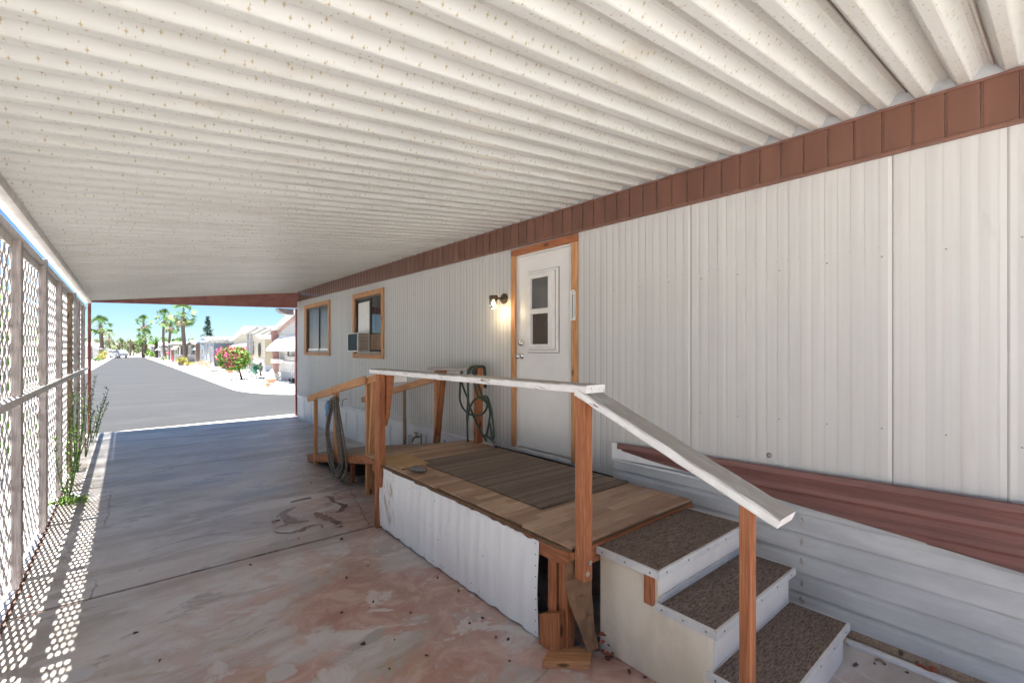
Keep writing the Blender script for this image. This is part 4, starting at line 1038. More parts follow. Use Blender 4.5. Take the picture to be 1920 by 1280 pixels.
for k in range(7):
    yb_ = 5.93 - k * .022; xo = 2.00 - .012 * (k % 3)
    lo = .10 + random.uniform(-.03, .10); sp = .24 + random.uniform(-.05, .05); dz = random.uniform(-.01, .02)
    L = [(xo + .02, yb_, 1.01 + dz), (xo, yb_ + .07, .95 + dz), (xo - .015, yb_ + .12 + .02 * k, .6), (xo - .01, yb_ + .11, .33), (xo - .01, yb_ + .02, lo + .05), (xo - .01, yb_ - sp * .55, lo - .03), (xo - .005, yb_ - sp * 1.25, lo + .05), (xo, yb_ - sp * 1.35, .34), (xo - .01, yb_ - sp * .95, .65), (xo - .01, yb_ - .11, .93 + dz), (xo + .02, yb_ - .03, 1.012 + dz)]
    mb.tube(L, .0125, 8, smoothn=6)
mb.tube([(1.98, 5.72, .14), (2.0, 5.58, .03), (2.10, 5.45, .015), (2.2, 5.33, .014), (2.35, 5.15, .014)], .0125, 8, smoothn=6)
props(mb.build('water_hose', 'brown_hose', None, smooth=True), 'brown hose coiled in long loops on the ramp railing', 'hose')
gl = MB(); P = [(2.0, 6.07, .93), (2.0, 5.99, .985), (2.0, 5.95, .93), (2.0, 5.97, .80), (2.0, 6.02, .745), (2.0, 6.06, .79), (2.0, 6.05, .84), (2.0, 6.08, .87)]
gl.prism(P, (-.05, 0, 0))
props(gl.build('hose_holder', 'blue_plastic', None, W=Matrix.Translation((1.98, 6.0, .75)), bevel=.012), 'small blue plastic holder beside the coiled brown hose', 'holder')

# ------------------------------------------------------------------ litter by the steps
cb = MB(); rows = [(.535, 1.70, 1.895, 1.613), (.45, 1.70, 1.897, 1.611), (.34, 1.725, 1.898, 1.607), (.22, 1.775, 1.905, 1.599), (.12, 1.815, 1.912, 1.59), (.045, 1.845, 1.915, 1.577)]
for (za, a0, a1, ya), (zb_, b0, b1, yb_) in zip(rows, rows[1:]):
    for j in range(4):
        t0, t1 = j / 4, (j + 1) / 4; w_ = lambda t: .004 * math.sin(t * 9 + za * 20)
        cb.add([(a0 + (a1 - a0) * t0, ya + w_(t0), za), (a0 + (a1 - a0) * t1, ya + w_(t1), za), (b0 + (b1 - b0) * t1, yb_ + w_(t1), zb_), (b0 + (b1 - b0) * t0, yb_ + w_(t0), zb_)], [(0, 3, 2, 1)])
n0 = len(cb.v); cb.add([(v.x, v.y + .004, v.z) for v in cb.v], [tuple(reversed(f)) for f in cb.f])
props(cb.build('torn_cardboard', 'cardboard', None), 'torn strip of brown cardboard hanging between porch corner and steps', 'cardboard')
props(MB().prism([(1.622, 1.70, .0), (1.80, 1.535, .0), (1.872, 1.585, 0), (1.85, 1.66, 0), (1.74, 1.755, 0)], (0, 0, .036)).build('board_offcut', 'fir', None, W=frame((1.622, 1.70, 0), (1.80, 1.535, 0)), bevel=.002), 'short wooden board lying flat at the foot of the porch corner', 'board')
random.seed(21)
def leafmesh(s):
    mb = MB(); n_ = 5
    for i in range(n_):
        a = i / n_ * 2 - 1
    L = [(-s, 0, .004), (-s * .3, s * .45, .012), (s * .5, s * .3, .018), (s, 0, .006), (s * .4, -s * .35, .014), (-s * .4, -s * .4, .009), (0, 0, .002)]
    mb.add(L, [(6, 0, 1), (6, 1, 2), (6, 2, 3), (6, 3, 4), (6, 4, 5), (6, 5, 0)]); return mb
lm = leafmesh(.016).mesh('dead_leaf', 'dead_leaf'); lr = leafmesh(.021).mesh('red_leaf', 'red_leaf')
spots = [gp(*p) for p in ((650, 1085), (690, 1062), (820, 1085), (880, 1170), (930, 1195), (953, 1200), (740, 1200), (730, 1255), (610, 1010), (640, 1012), (583, 906), (770, 1150), (560, 1010), (640, 1150), (860, 1110), (1180, 1262), (1210, 1272), (905, 1160), (1640, 1245), (1672, 1212), (1700, 1262), (1605, 1250), (300, 1240), (255, 1188), (700, 1130), (955, 1240), (680, 1210), (800, 1230), (40, 1165), (55, 1120), (20, 1180), (520, 970), (470, 1060))]
for i, (x, y) in enumerate(spots):
    red = 27 < i < 31
    o = instance('dead_leaf', lr if red else lm, None, Matrix.Translation((x, y, .001)) @ Matrix.Rotation(random.uniform(0, 6), 4, 'Z') @ Matrix.Scale(random.uniform(.5, 1.25), 4))
    props(o, 'rusty red leaf on the slab edge under the lattice' if red else 'small dry brown leaf scrap lying on the concrete slab', 'leaf', 'leaf scraps on the slab')
for i in range(16):
    p = (1.93 + random.uniform(-.03, .035), 1.585 + random.uniform(-.08, .03), random.uniform(.002, .10) if i < 11 else .002)
    o = instance('dead_leaf', lr if i % 2 else lm, None, Matrix.Translation(p) @ Matrix.Rotation(random.uniform(0, 6), 4, 'Z') @ Matrix.Rotation(random.uniform(-1, 1), 4, 'X') @ Matrix.Scale(random.uniform(.7, 1.2), 4))
    props(o, 'dry red brown leaf caught in the pile between cardboard and steps', 'leaf', 'dry leaves piled by the steps')
tw = [((545, 942), (583, 934)), ((510, 979), (524, 976)), ((1640, 1238), (1660, 1247))]
tl = ['long thin brown twig beside the water stain on the slab', 'short brown bark stick left of the water stain', 'bent twig on the slab right of the bottom step']
for (a, b_), lab in zip(tw, tl):
    a, b_ = gp(*a), gp(*b_); m_ = ((a[0] + b_[0]) / 2 + .01, (a[1] + b_[1]) / 2)
    props(MB().tube([(*a, .007), (*m_, .012), (*b_, .007)], .0065, 6, smoothn=3).build('twig', 'oldwood'), lab, 'twig')
props(MB().tube([(3.10, .47, .012), (3.075, .44, .02), (3.08, .40, .012), (3.11, .42, .025)], .012, 6, smoothn=4).build('red_rag', 'red_leaf'), 'scrap of red rag lying on the white track at the wall base', 'rag')
props(MB().prism([(3.035, .76, .0), (3.07, .765, 0), (3.09, -1.4, 0), (3.05, -1.4, 0)], (0, 0, .022)).build('trim_strip', 'riser_white', None, bevel=.003), 'long loose white trim strip lying on the slab along the wall', 'trim strip')
# ------------------------------------------------------------------ plants
def leafcloud(mb, c, r, n, size, seed, shell=.55, flat=.0, clumps=0):
    rn = random.Random(seed); c = Vector(c); cl = []
    for k in range(clumps):
        d = Vector((rn.gauss(0, 1), rn.gauss(0, 1), rn.gauss(0, 1))).normalized() * rn.uniform(.55, 1.0); cl.append((d, rn.uniform(.18, .38)))
    for i in range(n):
        d = Vector((rn.gauss(0, 1), rn.gauss(0, 1), rn.gauss(0, 1))).normalized()
        if cl:
            b_, rr = rn.choice(cl); q_ = b_ + d * rr * rn.uniform(.4, 1)
        else: q_ = d * (shell + (1 - shell) * rn.random())
        p = c + Vector((q_.x * r[0], q_.y * r[1], q_.z * r[2]))
        n_ = Vector((rn.gauss(0, 1), rn.gauss(0, 1), rn.gauss(0, 1) + .5)).normalized()
        a = n_.orthogonal().normalized(); a = (Matrix.Rotation(rn.uniform(0, 6.28), 3, n_) @ a); b2 = n_.cross(a); s = size * rn.uniform(.55, 1.3)
        mb.add([p - a * s, p - b2 * s * .5 + n_ * s * .12, p + a * s, p + b2 * s * .5 + n_ * s * .12], [(0, 1, 2, 3)])
    return mb
def tree(name, label, cat, x, y, h, rx, rz_, mat, seed, trunk=.18, n=420, size=.35, group=None, low=.0):
    t = thing(name, label, cat, (x, y, G0), group)
    rn = random.Random(seed); tm = MB(); ht = h - rz_ * 1.1
    tm.tube([(x, y, G0), (x + rn.uniform(-.15, .15) * h * .1, y, G0 + ht * .5), (x + rn.uniform(-.1, .1), y, G0 + ht + rz_ * .4)], (trunk, trunk * .5), 7, smoothn=3)
    for k in range(5):
        a = rn.uniform(0, 6.28); tm.tube([(x, y, G0 + ht * .55 + k * ht * .09), (x + math.cos(a) * rx * .35, y + math.sin(a) * rx * .35, G0 + ht + rz_ * .2), (x + math.cos(a) * rx * .7, y + math.sin(a) * rx * .7, G0 + ht + rz_ * rn.uniform(.3, 1.0))], (trunk * .45, trunk * .1), 5, smoothn=3)
    tm.build('trunk', 'bark', t)
    leafcloud(MB(), (x, y, G0 + h - rz_ - low), (rx, rx, rz_), n, size, seed, clumps=14).build('crown', mat, t)
    return t
def palm(label, x, y, h, cr, seed, tr=.2, skirt=True, mat='leaf_palm', droop=1.0):
    """fan palm: ringed trunk, fan fronds split into blades, hanging dry fronds"""
    t = thing('palm_tree', label, 'palm tree', (x, y, G0), 'palms along the street'); rn = random.Random(seed)
    tm = MB(); P = []
    for i in range(13): P.append((x + .10 * math.sin(i * .4 + seed), y, G0 + h * i / 12))
    tm.tube(P, (tr * 1.15, tr * .8), 9)
    for i in range(int(h * 3)): tm.tube([(P[0][0] + .1 * math.sin(i / (h * 3) * 12 * .4 + seed) - .1 * math.sin(seed), y, G0 + i / 3), (P[0][0] + .1 * math.sin(i / (h * 3) * 12 * .4 + seed) - .1 * math.sin(seed), y, G0 + i / 3 + .1)], (tr * (1.26 - .35 * i / (h * 3)), tr * (1.12 - .3 * i / (h * 3))), 9)
    tm.build('trunk', 'far_bark', t)
    top = Vector(P[-1]); mb = MB(); dry = MB()
    def frond(M, az, el, L, S, target):
        d = Vector((math.cos(az) * math.cos(el), math.sin(az) * math.cos(el), math.sin(el)))
        e = top + d * L * .55 + Vector((0, 0, -.10 * L * (1 - math.sin(el))))
        target.tube([top, top + d * L * .3, e], (.035, .015), 4)
        side = d.cross(Vector((0, 0, 1))); side = side.normalized() if side.length > .01 else Vector((1, 0, 0))
        side = Matrix.Rotation(rn.uniform(-1.0, 1.0), 3, d) @ side
        upv = side.cross(d).normalized()
        nb = 11
        for k in range(nb):
            a = (k / (nb - 1) - .5) * R(170)
            bd = (d * math.cos(a) + side * math.sin(a)).normalized(); tip = e + bd * S + Vector((0, 0, -S * .42 * droop * abs(math.sin(a * .5 + .3)))) + upv * S * .05
            w = bd.cross(upv).normalized() * S * .07; mid = e + bd * S * .55 + Vector((0, 0, -S * .06))
            target.add([e - w * .3, mid - w, tip, mid + w, e + w * .3], [(0, 1, 2, 3, 4)])
    for k in range(30):
        el = R(rn.choice([85, 70, 55, 40, 25, 10, -5, -20, -35, -50])) + rn.uniform(-.15, .15); frond(None, rn.uniform(0, 6.28), el, cr * rn.uniform(.95, 1.25), cr * .42, mb)
    mb.build('crown', mat, t)
    if skirt:
        for k in range(14): frond(None, rn.uniform(0, 6.28), R(rn.uniform(-85, -62)), cr * rn.uniform(.5, 1.0), cr * .34, dry)
        dry.build('dry_frond', 'frond_dry', t, kind='stuff')
    return t
palm('tall fan palm nearest along the street, in front of the tan awning', 5.55, 71, 6.3, 1.75, 1, .22)
palm('slim fan palm left of the nearest tall palm, behind grey roofs', 4.95, 99, 7.2, 1.65, 2, .20)
palm('fan palm squeezed between two taller palms right of the street', 5.35, 92, 5.9, 1.5, 3, .19)
palm('tall fan palm beside the end of the street, above a shorter one', 2.95, 136, 8.0, 2.0, 4, .22)
palm('short fan palm under the taller one near the street end', 3.15, 131, 5.0, 1.7, 5, .2)
palm('thick fan palm behind the white house left of the street', -4.0, 126, 6.9, 2.1, 6, .36)
palm('small fan palm with grey green crown beside the thick left palm', -3.1, 147, 5.2, 1.6, 7, .17, mat='leaf_dusty')
# low date palm with feathered arching fronds
dp = thing('date_palm', 'low bushy date palm with arching green fronds beyond the grey roofs', 'palm tree', (5.0, 128, G0)); rn = random.Random(3)
MB().tube([(5, 128, G0), (5, 128, 2.8)], (.4, .3), 9).build('trunk', 'far_bark', dp)
fm = MB()
for k in range(30):
    az = rn.uniform(0, 6.28); el = R(rn.uniform(15, 80)); L = rn.uniform(1.9, 2.5); prev = None; p = Vector((5, 128, 2.7)); dirn = Vector((math.cos(az) * math.cos(el), math.sin(az) * math.cos(el), math.sin(el)))
    for s_ in range(6):
        q_ = p + dirn * L / 6; side = dirn.cross(Vector((0, 0, 1))).normalized(); w = .30 * (1 - abs(s_ - 2) / 5)
        fm.add([p, p + side * w - Vector((0, 0, .08)) + dirn * .2, q_, p - side * w - Vector((0, 0, .08)) + dirn * .2], [(0, 1, 2, 3)])
        p = q_; dirn = (dirn + Vector((0, 0, -.20))).normalized()
fm.build('crown', 'leaf_palm', dp)
# conifer behind the houses
cf = thing('conifer_tree', 'dark pointed conifer rising behind the blue house', 'tree', (10.0, 88, G0)); cm = MB(); rn = random.Random(8)
MB().tube([(10, 88, G0), (10, 88, 6.6)], (.2, .03), 7).build('trunk', 'bark', cf)
for i in range(900):
    z = 1.0 + 5.9 * (rn.random() ** 1.25); rr = (6.95 - z) / 5.9 * 1.5 * rn.uniform(.45, 1.1) * (1 + .25 * math.sin(z * 5.5)); a = rn.uniform(0, 6.28)
    p = Vector((10 + rr * math.cos(a), 88 + rr * math.sin(a), z)); d = Vector((math.cos(a), math.sin(a), .5)).normalized(); s_ = Vector((-math.sin(a), math.cos(a), 0)) * .13
    cm.add([p - s_, p + d * .42, p + s_, p - d * .1], [(0, 1, 2, 3)])
cm.build('crown', 'leaf_dark', cf)
# trees closing the far end of the street
tl = [(-9.5, 172, 5.2, 2.8, 'leaf', 'dark round tree at the far left end of the street'), (-5.2, 168, 4.6, 2.6, 'leaf_dusty', 'grey green bushy tree left of the street end'), (-1.5, 176, 5.3, 2.9, 'leaf_dusty', 'pale green tree closing the street behind the parked car'), (1.6, 170, 4.2, 2.0, 'leaf_dusty', 'mid green tree at the middle of the street end'), (4.6, 174, 4.9, 3.0, 'leaf_bright', 'yellowish green spreading tree at the right of the street end'), (8.6, 178, 5.2, 3.0, 'leaf_bright', 'wide light green tree behind the last right hand houses'), (13, 172, 5.6, 3.2, 'leaf', 'green tree behind the farthest roofs on the right'), (-15, 170, 5.6, 3.4, 'leaf', 'green tree behind the left white house'), (-2.9, 184, 5.8, 2.4, 'leaf_dusty', 'darker tree peeping over the pale green one')]
for i, (x, y, h, r_, mt, lab) in enumerate(tl):
    tree('tree', lab, 'tree', x, y, h, r_, h * .42, mt, 30 + i, .2, 620, .42, 'trees at the far end of the street')
props(MB().tube([(.75, 158, G0), (.75, 158, 4.0)], (.30, .22), 9).build('bare_tree', 'bark'), 'bare dark trunk standing at the end of the street', 'tree trunk')
hd = MB()
for i in range(16): leafcloud(hd, (-16 + i * 2.2, 196 + (i % 3) * 3, 1.8), (2.2, 2, 2.2), 90, .5, 60 + i)
hd.build('distant_hedge', 'leaf_dusty', None, kind='stuff')

# flowering bougainvillea clipped into a ball
bo = thing('bougainvillea', 'round pink flowering bougainvillea on a thin trunk in the white gravel', 'bush', (5.0, 29.9, G0))
MB().tube([(5.02, 29.9, G0), (4.93, 29.9, .35), (4.80, 29.9, .75)], (.07, .05), 7, smoothn=3).tube([(4.93, 29.9, .35), (4.7, 29.9, .8)], .035, 6).build('trunk', 'bark', bo)
leafcloud(MB(), (4.62, 29.9, 1.14), (.87, .85, .70), 2100, .085, 5, shell=.72).build('foliage', 'leaf_bright', bo)
leafcloud(MB(), (4.62, 29.9, 1.12), (.78, .75, .58), 900, .11, 15, shell=.5).build('foliage', 'leaf', bo)
fl = MB(); leafcloud(fl, (4.56, 29.85, 1.19), (.90, .88, .70), 2200, .055, 6, shell=.85, clumps=60); fl.build('flower', 'petal', bo, kind='stuff')

# ------------------------------------------------------------------ houses across the street
def house(label, x0, y0, y1, zw, ridge, wall, roofm, depth=13, skirt=None, name='mobile_home'):
    h = thing(name, label, 'mobile home', (x0, (y0 + y1) / 2, G0), 'mobile homes along the street')
    MB().prism([(x0, y0, .45), (x0, y1, .45), (x0, y1, zw), (x0, (y0 + y1) / 2, ridge - .06), (x0, y0, zw)], (depth, 0, 0)).build('wall', wall, h)
    MB().box(x0 + .05, x0 + depth - .05, y0 + .05, y1 - .05, G0, .45).build('skirting', skirt or 'far_skirt', h)
    ym = (y0 + y1) / 2; sl_ = (ridge - zw) / (ym - y0); e_ = .35
    for s_ in (1, -1):
        ya = y0 - e_ if s_ > 0 else y1 + e_
        za = zw - sl_ * e_
        MB().prism([(x0 - .35, ya, za), (x0 - .35, ym, ridge), (x0 - .35, ym, ridge + .09), (x0 - .35, ya, za + .09)], (depth + .7, 0, 0)).build('roof', roofm, h)
    return h
def hwin(h, x0, ya, yb, za, zb, fr='frame_white', gl_='far_glass'):
    w = ring(x0 - .05, x0 - .002, ya, yb, za, zb, .06, .06).box(x0 - .045, x0 - .002, (ya + yb) / 2 - .02, (ya + yb) / 2 + .02, za + .06, zb - .06).build('window', fr, h)
    MB().box(x0 - .02, x0 - .004, ya + .06, yb - .06, za + .06, zb - .06).build('pane', gl_, w)
def hawn(h, x0, ya, yb, zt, zb, out, mat='awning_white'):
    n_ = max(4, int((yb - ya) / .3)); w = (yb - ya) / n_; mb = MB()
    for k in range(n_):
        o = .012 * (k % 2); mb.prism([(x0 - .005, ya + k * w, zt + o), (x0 - out, ya + k * w, zb + o), (x0 - out, ya + k * w, zb - .10), (x0 - out + .02, ya + k * w, zb - .10), (x0 - out + .02, ya + k * w, zb - .025 + o), (x0 - .005, ya + k * w, zt - .03 + o)], (0, w - .004, 0))
    mb.prism([(x0 - .006, ya + .01, zt - .04), (x0 - out + .02, ya + .01, zb - .03), (x0 - .006, ya + .01, zb - .05)], (0, .01, 0)).prism([(x0 - .006, yb - .03, zt - .04), (x0 - out + .02, yb - .03, zb - .03), (x0 - .006, yb - .03, zb - .05)], (0, .01, 0))
    mb.build('awning', mat, h)
def hport(h, x0, x1, ya, yb, za, zb, mat, posts, pm='galv', under=None):
    """flat carport roof from ya (height za) to yb (height zb)"""
    MB().prism([(x0, ya, za), (x0, yb, zb), (x0, yb, zb + .14), (x0, ya, za + .14)], (x1 - x0, 0, 0)).build('carport_roof', mat, h)
    nr = int((x1 - x0) / .4); r_ = MB()
    for k in range(nr): r_.prism([(x0 + .1 + k * .4, ya, za - .05), (x0 + .1 + k * .4, yb, zb - .05), (x0 + .1 + k * .4, yb, zb - .002), (x0 + .1 + k * .4, ya, za - .002)], (.10, 0, 0))
    r_.build('roof_rib', 'far_grey', h)
    for (px_, py_) in posts: MB().box(px_ - .06, px_ + .06, py_ - .06, py_ + .06, G0, za + (zb - za) * (py_ - ya) / (yb - ya) - .005).build('post', pm, h)
# A: nearest, white and pink
hA = house('white and pink mobile home nearest across the street, cut by the carport post', 6.6, 20.6, 28.4, 2.72, 3.5, 'far_white', 'far_roof')
MB().prism([(6.597, 20.7, 2.45), (6.597, 28.3, 2.45), (6.597, 28.38, 2.70), (6.597, 24.5, 3.40), (6.597, 20.62, 2.70)], (-.03, 0, 0)).build('gable_panel', 'far_white', hA)
for s_ in (1, -1):
    ya_ = 24.5 + s_ * 3.95; MB().prism([(6.565, ya_, 2.52), (6.565, 24.5, 3.24), (6.565, 24.5, 3.41), (6.565, ya_, 2.69)], (-.03, 0, 0)).build('verge_trim', 'far_pink', hA)
MB().prism([(6.34, 28.45, G0 + .3), (6.59, 28.45, G0 + .3), (6.72, 28.45, 2.70), (6.22, 28.45, 2.70)], (0, .22, 0)).build('pillar', 'far_pink', hA)
MB().prism([(6.28, 28.42, G0), (6.64, 28.42, G0), (6.64, 28.42, .295), (6.28, 28.42, .295)], (0, .28, 0)).build('pillar_base', 'far_white', hA)
hawn(hA, 6.6, 21.5, 28.1, 2.43, 1.66, .72); hwin(hA, 6.6, 23.6, 26.4, 1.28, 2.35, 'bronze')
MB().box(6.53, 6.598, 20.7, 28.3, .95, 1.02).build('belt_trim', 'frame_white', hA)
hport(hA, 5.4, 17, 28.5, 31.8, 2.84, 2.56, 'far_roof', [(5.62, 31.5), (5.80, 31.5), (9.5, 31.6), (13.5, 31.6)])
MB().box(6.15, 6.55, 27.2, 28.2, .9, 1.12).build('planter_shelf', 'frame_white', hA)
# B: cream with tan side
hB = house('cream mobile home with tan ribbed side and a round wall ornament', 8.0, 38.6, 51.5, 2.5, 3.55, 'far_cream', 'far_roof')
MB().box(8.02, 20.9, 38.575, 38.597, .46, 2.48).build('side_siding', 'far_tan', hB)
hawn(hB, 8.0, 44.4, 51.2, 2.25, 1.68, .75); hwin(hB, 8.0, 45.2, 50.6, 1.0, 2.1); hwin(hB, 8.0, 42.4, 43.7, 1.25, 2.3, 'bronze')
MB().box(7.97, 7.998, 38.65, 42.0, .45, .95).build('lower_panel', 'far_white', hB)
hport(hB, 6.2, 20, 51.8, 56.6, 2.62, 2.42, 'far_roof', [(6.3, 56.4), (6.3, 54.0), (10, 56.4)], 'far_white')
wr = thing('wall_ornament', 'round dark openwork ornament on the cream house wall', 'ornament', (7.97, 40.2, 1.6)); wm = MB()
for rr, nn in ((.30, 22), (.42, 22)): wm.tube([(7.95, 40.2 + rr * math.cos(a * 6.2832 / nn) * .9, 1.62 + rr * math.sin(a * 6.2832 / nn) * 1.2) for a in range(nn + 1)], .02, 5)
for k in range(14):
    a = k * 6.2832 / 14; wm.tube([(7.95, 40.2 + .08 * math.cos(a), 1.62 + .1 * math.sin(a)), (7.95, 40.2 + .42 * math.cos(a + .2), 1.62 + .55 * math.sin(a + .2))], .03, 5)
wm.build('ring', 'dark_metal', wr)
# C: blue
hC = house('pale blue mobile home with a blue awning and shingled blue roof', 7.2, 58.5, 72.5, 2.35, 3.15, 'far_blue', 'far_roof_blue')
hawn(hC, 7.2, 66.3, 71.8, 2.28, 1.72, .8, 'awning_blue'); hwin(hC, 7.2, 67, 71.2, 1.0, 2.0); hwin(hC, 7.2, 59.4, 60.6, 1.2, 2.0)
MB().box(7.12, 7.198, 60.8, 63.4, .1, 2.1).build('front_door', 'far_greyblue', hC)
hport(hC, 5.9, 18, 54.8, 58.4, 2.36, 2.46, 'far_roof', [(6.0, 58.2)], 'far_white')
MB().box(6.1, 6.5, 63.6, 64.3, G0, 2.35).build('pillar', 'far_brown', hC)
# D: porch with tan hanging awning
hD = house('white mobile home behind the tall palm with a tan sloping porch awning', 7.4, 76, 88, 2.35, 2.95, 'far_white', 'far_roof')
hawn(hD, 7.0, 65.6, 76, 2.30, 1.70, .85, 'far_yellow') if False else None
MB().prism([(7.3, 74.5, 2.36), (5.35, 74.5, 2.22), (4.95, 74.5, 1.70), (4.98, 74.5, 1.66), (5.42, 74.5, 2.16), (7.3, 74.5, 2.30)], (0, 9.5, 0)).build('porch_awning', 'far_yellow', hD)
MB().box(5.3, 7.38, 75.5, 84, G0, .9).build('porch_wall', 'far_block', hD); MB().box(5.25, 7.38, 75.4, 84.1, .9, .96).build('porch_cap', 'frame_white', hD)
for yy in (74.8, 83.7): MB().box(5.35, 5.45, yy - .05, yy + .05, .96, 2.2).build('post', 'frame_white', hD)
hwin(hD, 7.4, 77, 81, 1.1, 2.0)
hE = house('grey roofed mobile home with a white awning beyond the palm', 6.3, 90, 101, 2.3, 2.95, 'far_grey', 'far_roof_grey')
hawn(hE, 6.3, 90.6, 99, 2.2, 1.62, .85); hwin(hE, 6.3, 91, 98, .9, 1.9)
hport(hE, 4.9, 16, 84.6, 89.9, 2.35, 2.5, 'far_roof_grey', [(5.0, 84.8), (5.0, 89.6)])
hF = house('brown fronted mobile home with a pale gable along the street', 6.0, 105, 116, 2.3, 3.1, 'far_brown', 'far_roof')
hawn(hF, 6.0, 111, 115.5, 2.1, 1.6, .8); hwin(hF, 6.0, 106, 109, 1.0, 1.9)
hport(hF, 4.7, 16, 101.6, 104.9, 2.3, 2.45, 'far_roof_grey', [(4.8, 101.9), (4.8, 104.7)])
hG = house('white mobile home with a white awning near the end of the street', 5.6, 120, 131, 2.4, 3.2, 'far_white', 'far_roof')
hawn(hG, 5.6, 121, 127, 2.2, 1.6, .9); hwin(hG, 5.6, 121.5, 126, 1.0, 1.9); hwin(hG, 5.6, 128, 130, 1.0, 1.9)
hH = house('last dark fronted house on the right side of the street', 4.6, 136, 150, 2.2, 2.9, 'far_grey', 'far_roof_grey')
hwin(hH, 4.6, 138, 142, .9, 1.8); hwin(hH, 4.6, 144, 148, .9, 1.8)
# left side of the street
def lhouse(label, x1, y0, y1, zw, ridge, wall):
    h = thing('mobile_home', label, 'mobile home', (x1, (y0 + y1) / 2, G0), 'mobile homes along the street'); ym = (y0 + y1) / 2
    MB().prism([(x1 - 12, y0, G0), (x1 - 12, y1, G0), (x1 - 12, y1, zw), (x1 - 12, ym, ridge), (x1 - 12, y0, zw)], (12, 0, 0)).build('wall', wall, h)
    for ya in (y0 - .3, y1 + .3): MB().prism([(x1 - 12.3, ya, zw - .02), (x1 - 12.3, ym, ridge + .02), (x1 - 12.3, ym, ridge + .12), (x1 - 12.3, ya, zw + .08)], (12.8, 0, 0)).build('roof', 'far_roof', h)
    for (xa, wd) in ((x1 - 2.2, 1.1), (x1 - 5.0, 1.4)):
        w = MB().box(xa, xa + wd, y0 - .05, y0 - .004, .9, 1.9).build('window', 'frame_white', h); MB().box(xa + .08, xa + wd - .08, y0 - .06, y0 - .045, .98, 1.82).build('pane', 'far_glass', w)
    MB().prism([(x1 + .2, y0 - .2, 2.0), (x1 + 1.6, y0 - .2, 1.75), (x1 + 1.6, y0 - .2, 1.85), (x1 + .2, y0 - .2, 2.1)], (0, y1 - y0, 0)).build('porch_roof', 'far_roof', h)
    for yy in (y0, y1 - .6): MB().box(x1 + 1.5, x1 + 1.58, yy, yy + .08, G0, 1.75).build('post', 'far_brown', h)
    return h
lhouse('white house with a low pale roof left of the street', -5.0, 112, 121, 2.35, 3.0, 'far_white')
lhouse('second white house with a pale roof farther on the left', -4.4, 134, 144, 2.4, 3.1, 'far_white')
lhouse('white house on the left hidden behind the lattice screen', -6.5, 60, 72, 2.4, 3.0, 'far_cream')

# ------------------------------------------------------------------ vehicles
def car(label, cat, x, y, yaw, paint, suv=True):
    t = thing('parked_car', label, cat, (x, y, G0 + .006), 'cars parked by the street', rz=yaw); W = WORLD[t.name]
    side_ = [(-2.25, .32), (-2.3, .75), (-2.1, .92), (-1.2, 1.0), (-.75, 1.05), (-.15, 1.58), (1.55, 1.66), (2.1, 1.1), (2.25, .95), (2.25, .32)]
    def lx(pts, y0, w): return MB().prism([W @ Vector((a, y0, b_)) for a, b_ in pts], W.to_3x3() @ Vector((0, w, 0)))
    lx(side_, -.88, 1.76).build('body', paint, t, bevel=.03)
    for s_ in (-.885, .87):
        lx([(-.6, 1.08), (-.1, 1.50), (.55, 1.54), (.55, 1.08)], s_, .015).build('side_window', 'far_glass', t)
        lx([(.62, 1.08), (.62, 1.54), (1.5, 1.57), (1.9, 1.10)], s_, .015).build('side_window', 'far_glass', t)
    MB().add([W @ Vector(q) for q in ((-.78, -.78, 1.09), (-.78, .78, 1.09), (-.20, .70, 1.56), (-.20, -.70, 1.56))], [(0, 3, 2, 1)]).build('windscreen', 'far_glass', t)
    for s_ in (-.6, .6): MB().add([W @ Vector((a, b_ + s_, c)) for a, b_, c in ((-2.31, -.18, .70), (-2.31, .18, .70), (-2.22, .18, .86), (-2.22, -.18, .86))], [(0, 3, 2, 1)]).build('headlight', 'chrome', t)
    MB().box(-2.33, -2.25, -.8, .8, .34, .5, W).build('bumper', 'dark_metal', t)
    for a in (-1.45, 1.4):
        for s_ in (-.90, .68):
            M_ = W @ Matrix.Translation((a, s_, .34)) @ Matrix.Rotation(R(-90), 4, 'X')
            w = MB().lathe([(.12, 0), (.34, .0), (.35, .06), (.35, .16), (.34, .22), (.12, .22)], M_, 18).build('wheel', 'tyre', t)
            MB().lathe([(0, -.01), (.2, -.006), (.21, .0), (.21, .23), (0, .232)], M_, 14).build('rim', 'car_silver', w)
    return t
car('silver parked car angled at the left side of the far street', 'car', -1.35, 128, R(-68), 'car_silver')
car('white parked car behind the silver one on the left', 'car', -3.3, 134, R(-30), 'car_white')

# ------------------------------------------------------------------ yard things
def bush(name, label, x, y, r_, h, mat, n=260, size=.12, seed=1, cat='bush', group=None):
    t = leafcloud(MB(), (x, y, G0 + h * .52), (r_, r_, h * .5), n, size, seed, shell=.4)
    return props(t.build(name, mat, None, W=Matrix.Translation((x, y, G0))), label, cat, group)
bush('shrub', 'yellow green shrub at the left kerb of the street', -3.05, 97, .75, 1.1, 'leaf_yellow', 320, .14, 2)
bush('shrub', 'second yellow shrub further along the left kerb', -3.2, 112, .8, 1.6, 'leaf_yellow', 300, .16, 3)
bush('shrub', 'low dark green plant at the left kerb beside the corner post', -3.35, 90, .55, .55, 'leaf', 200, .12, 4)
bush('shrub', 'pale spiky yellow plant in a dark pot by the tall palm', 4.55, 60.5, .6, .95, 'leaf_yellow', 260, .13, 5)
bush('shrub', 'flat yellow plant right of the palm trunk', 5.15, 59.5, .55, .42, 'leaf_yellow', 200, .12, 6)
bush('shrub', 'pinkish dry shrub among the rocks before the blue house', 5.5, 51.5, .75, .75, 'frond_dry', 280, .1, 7)
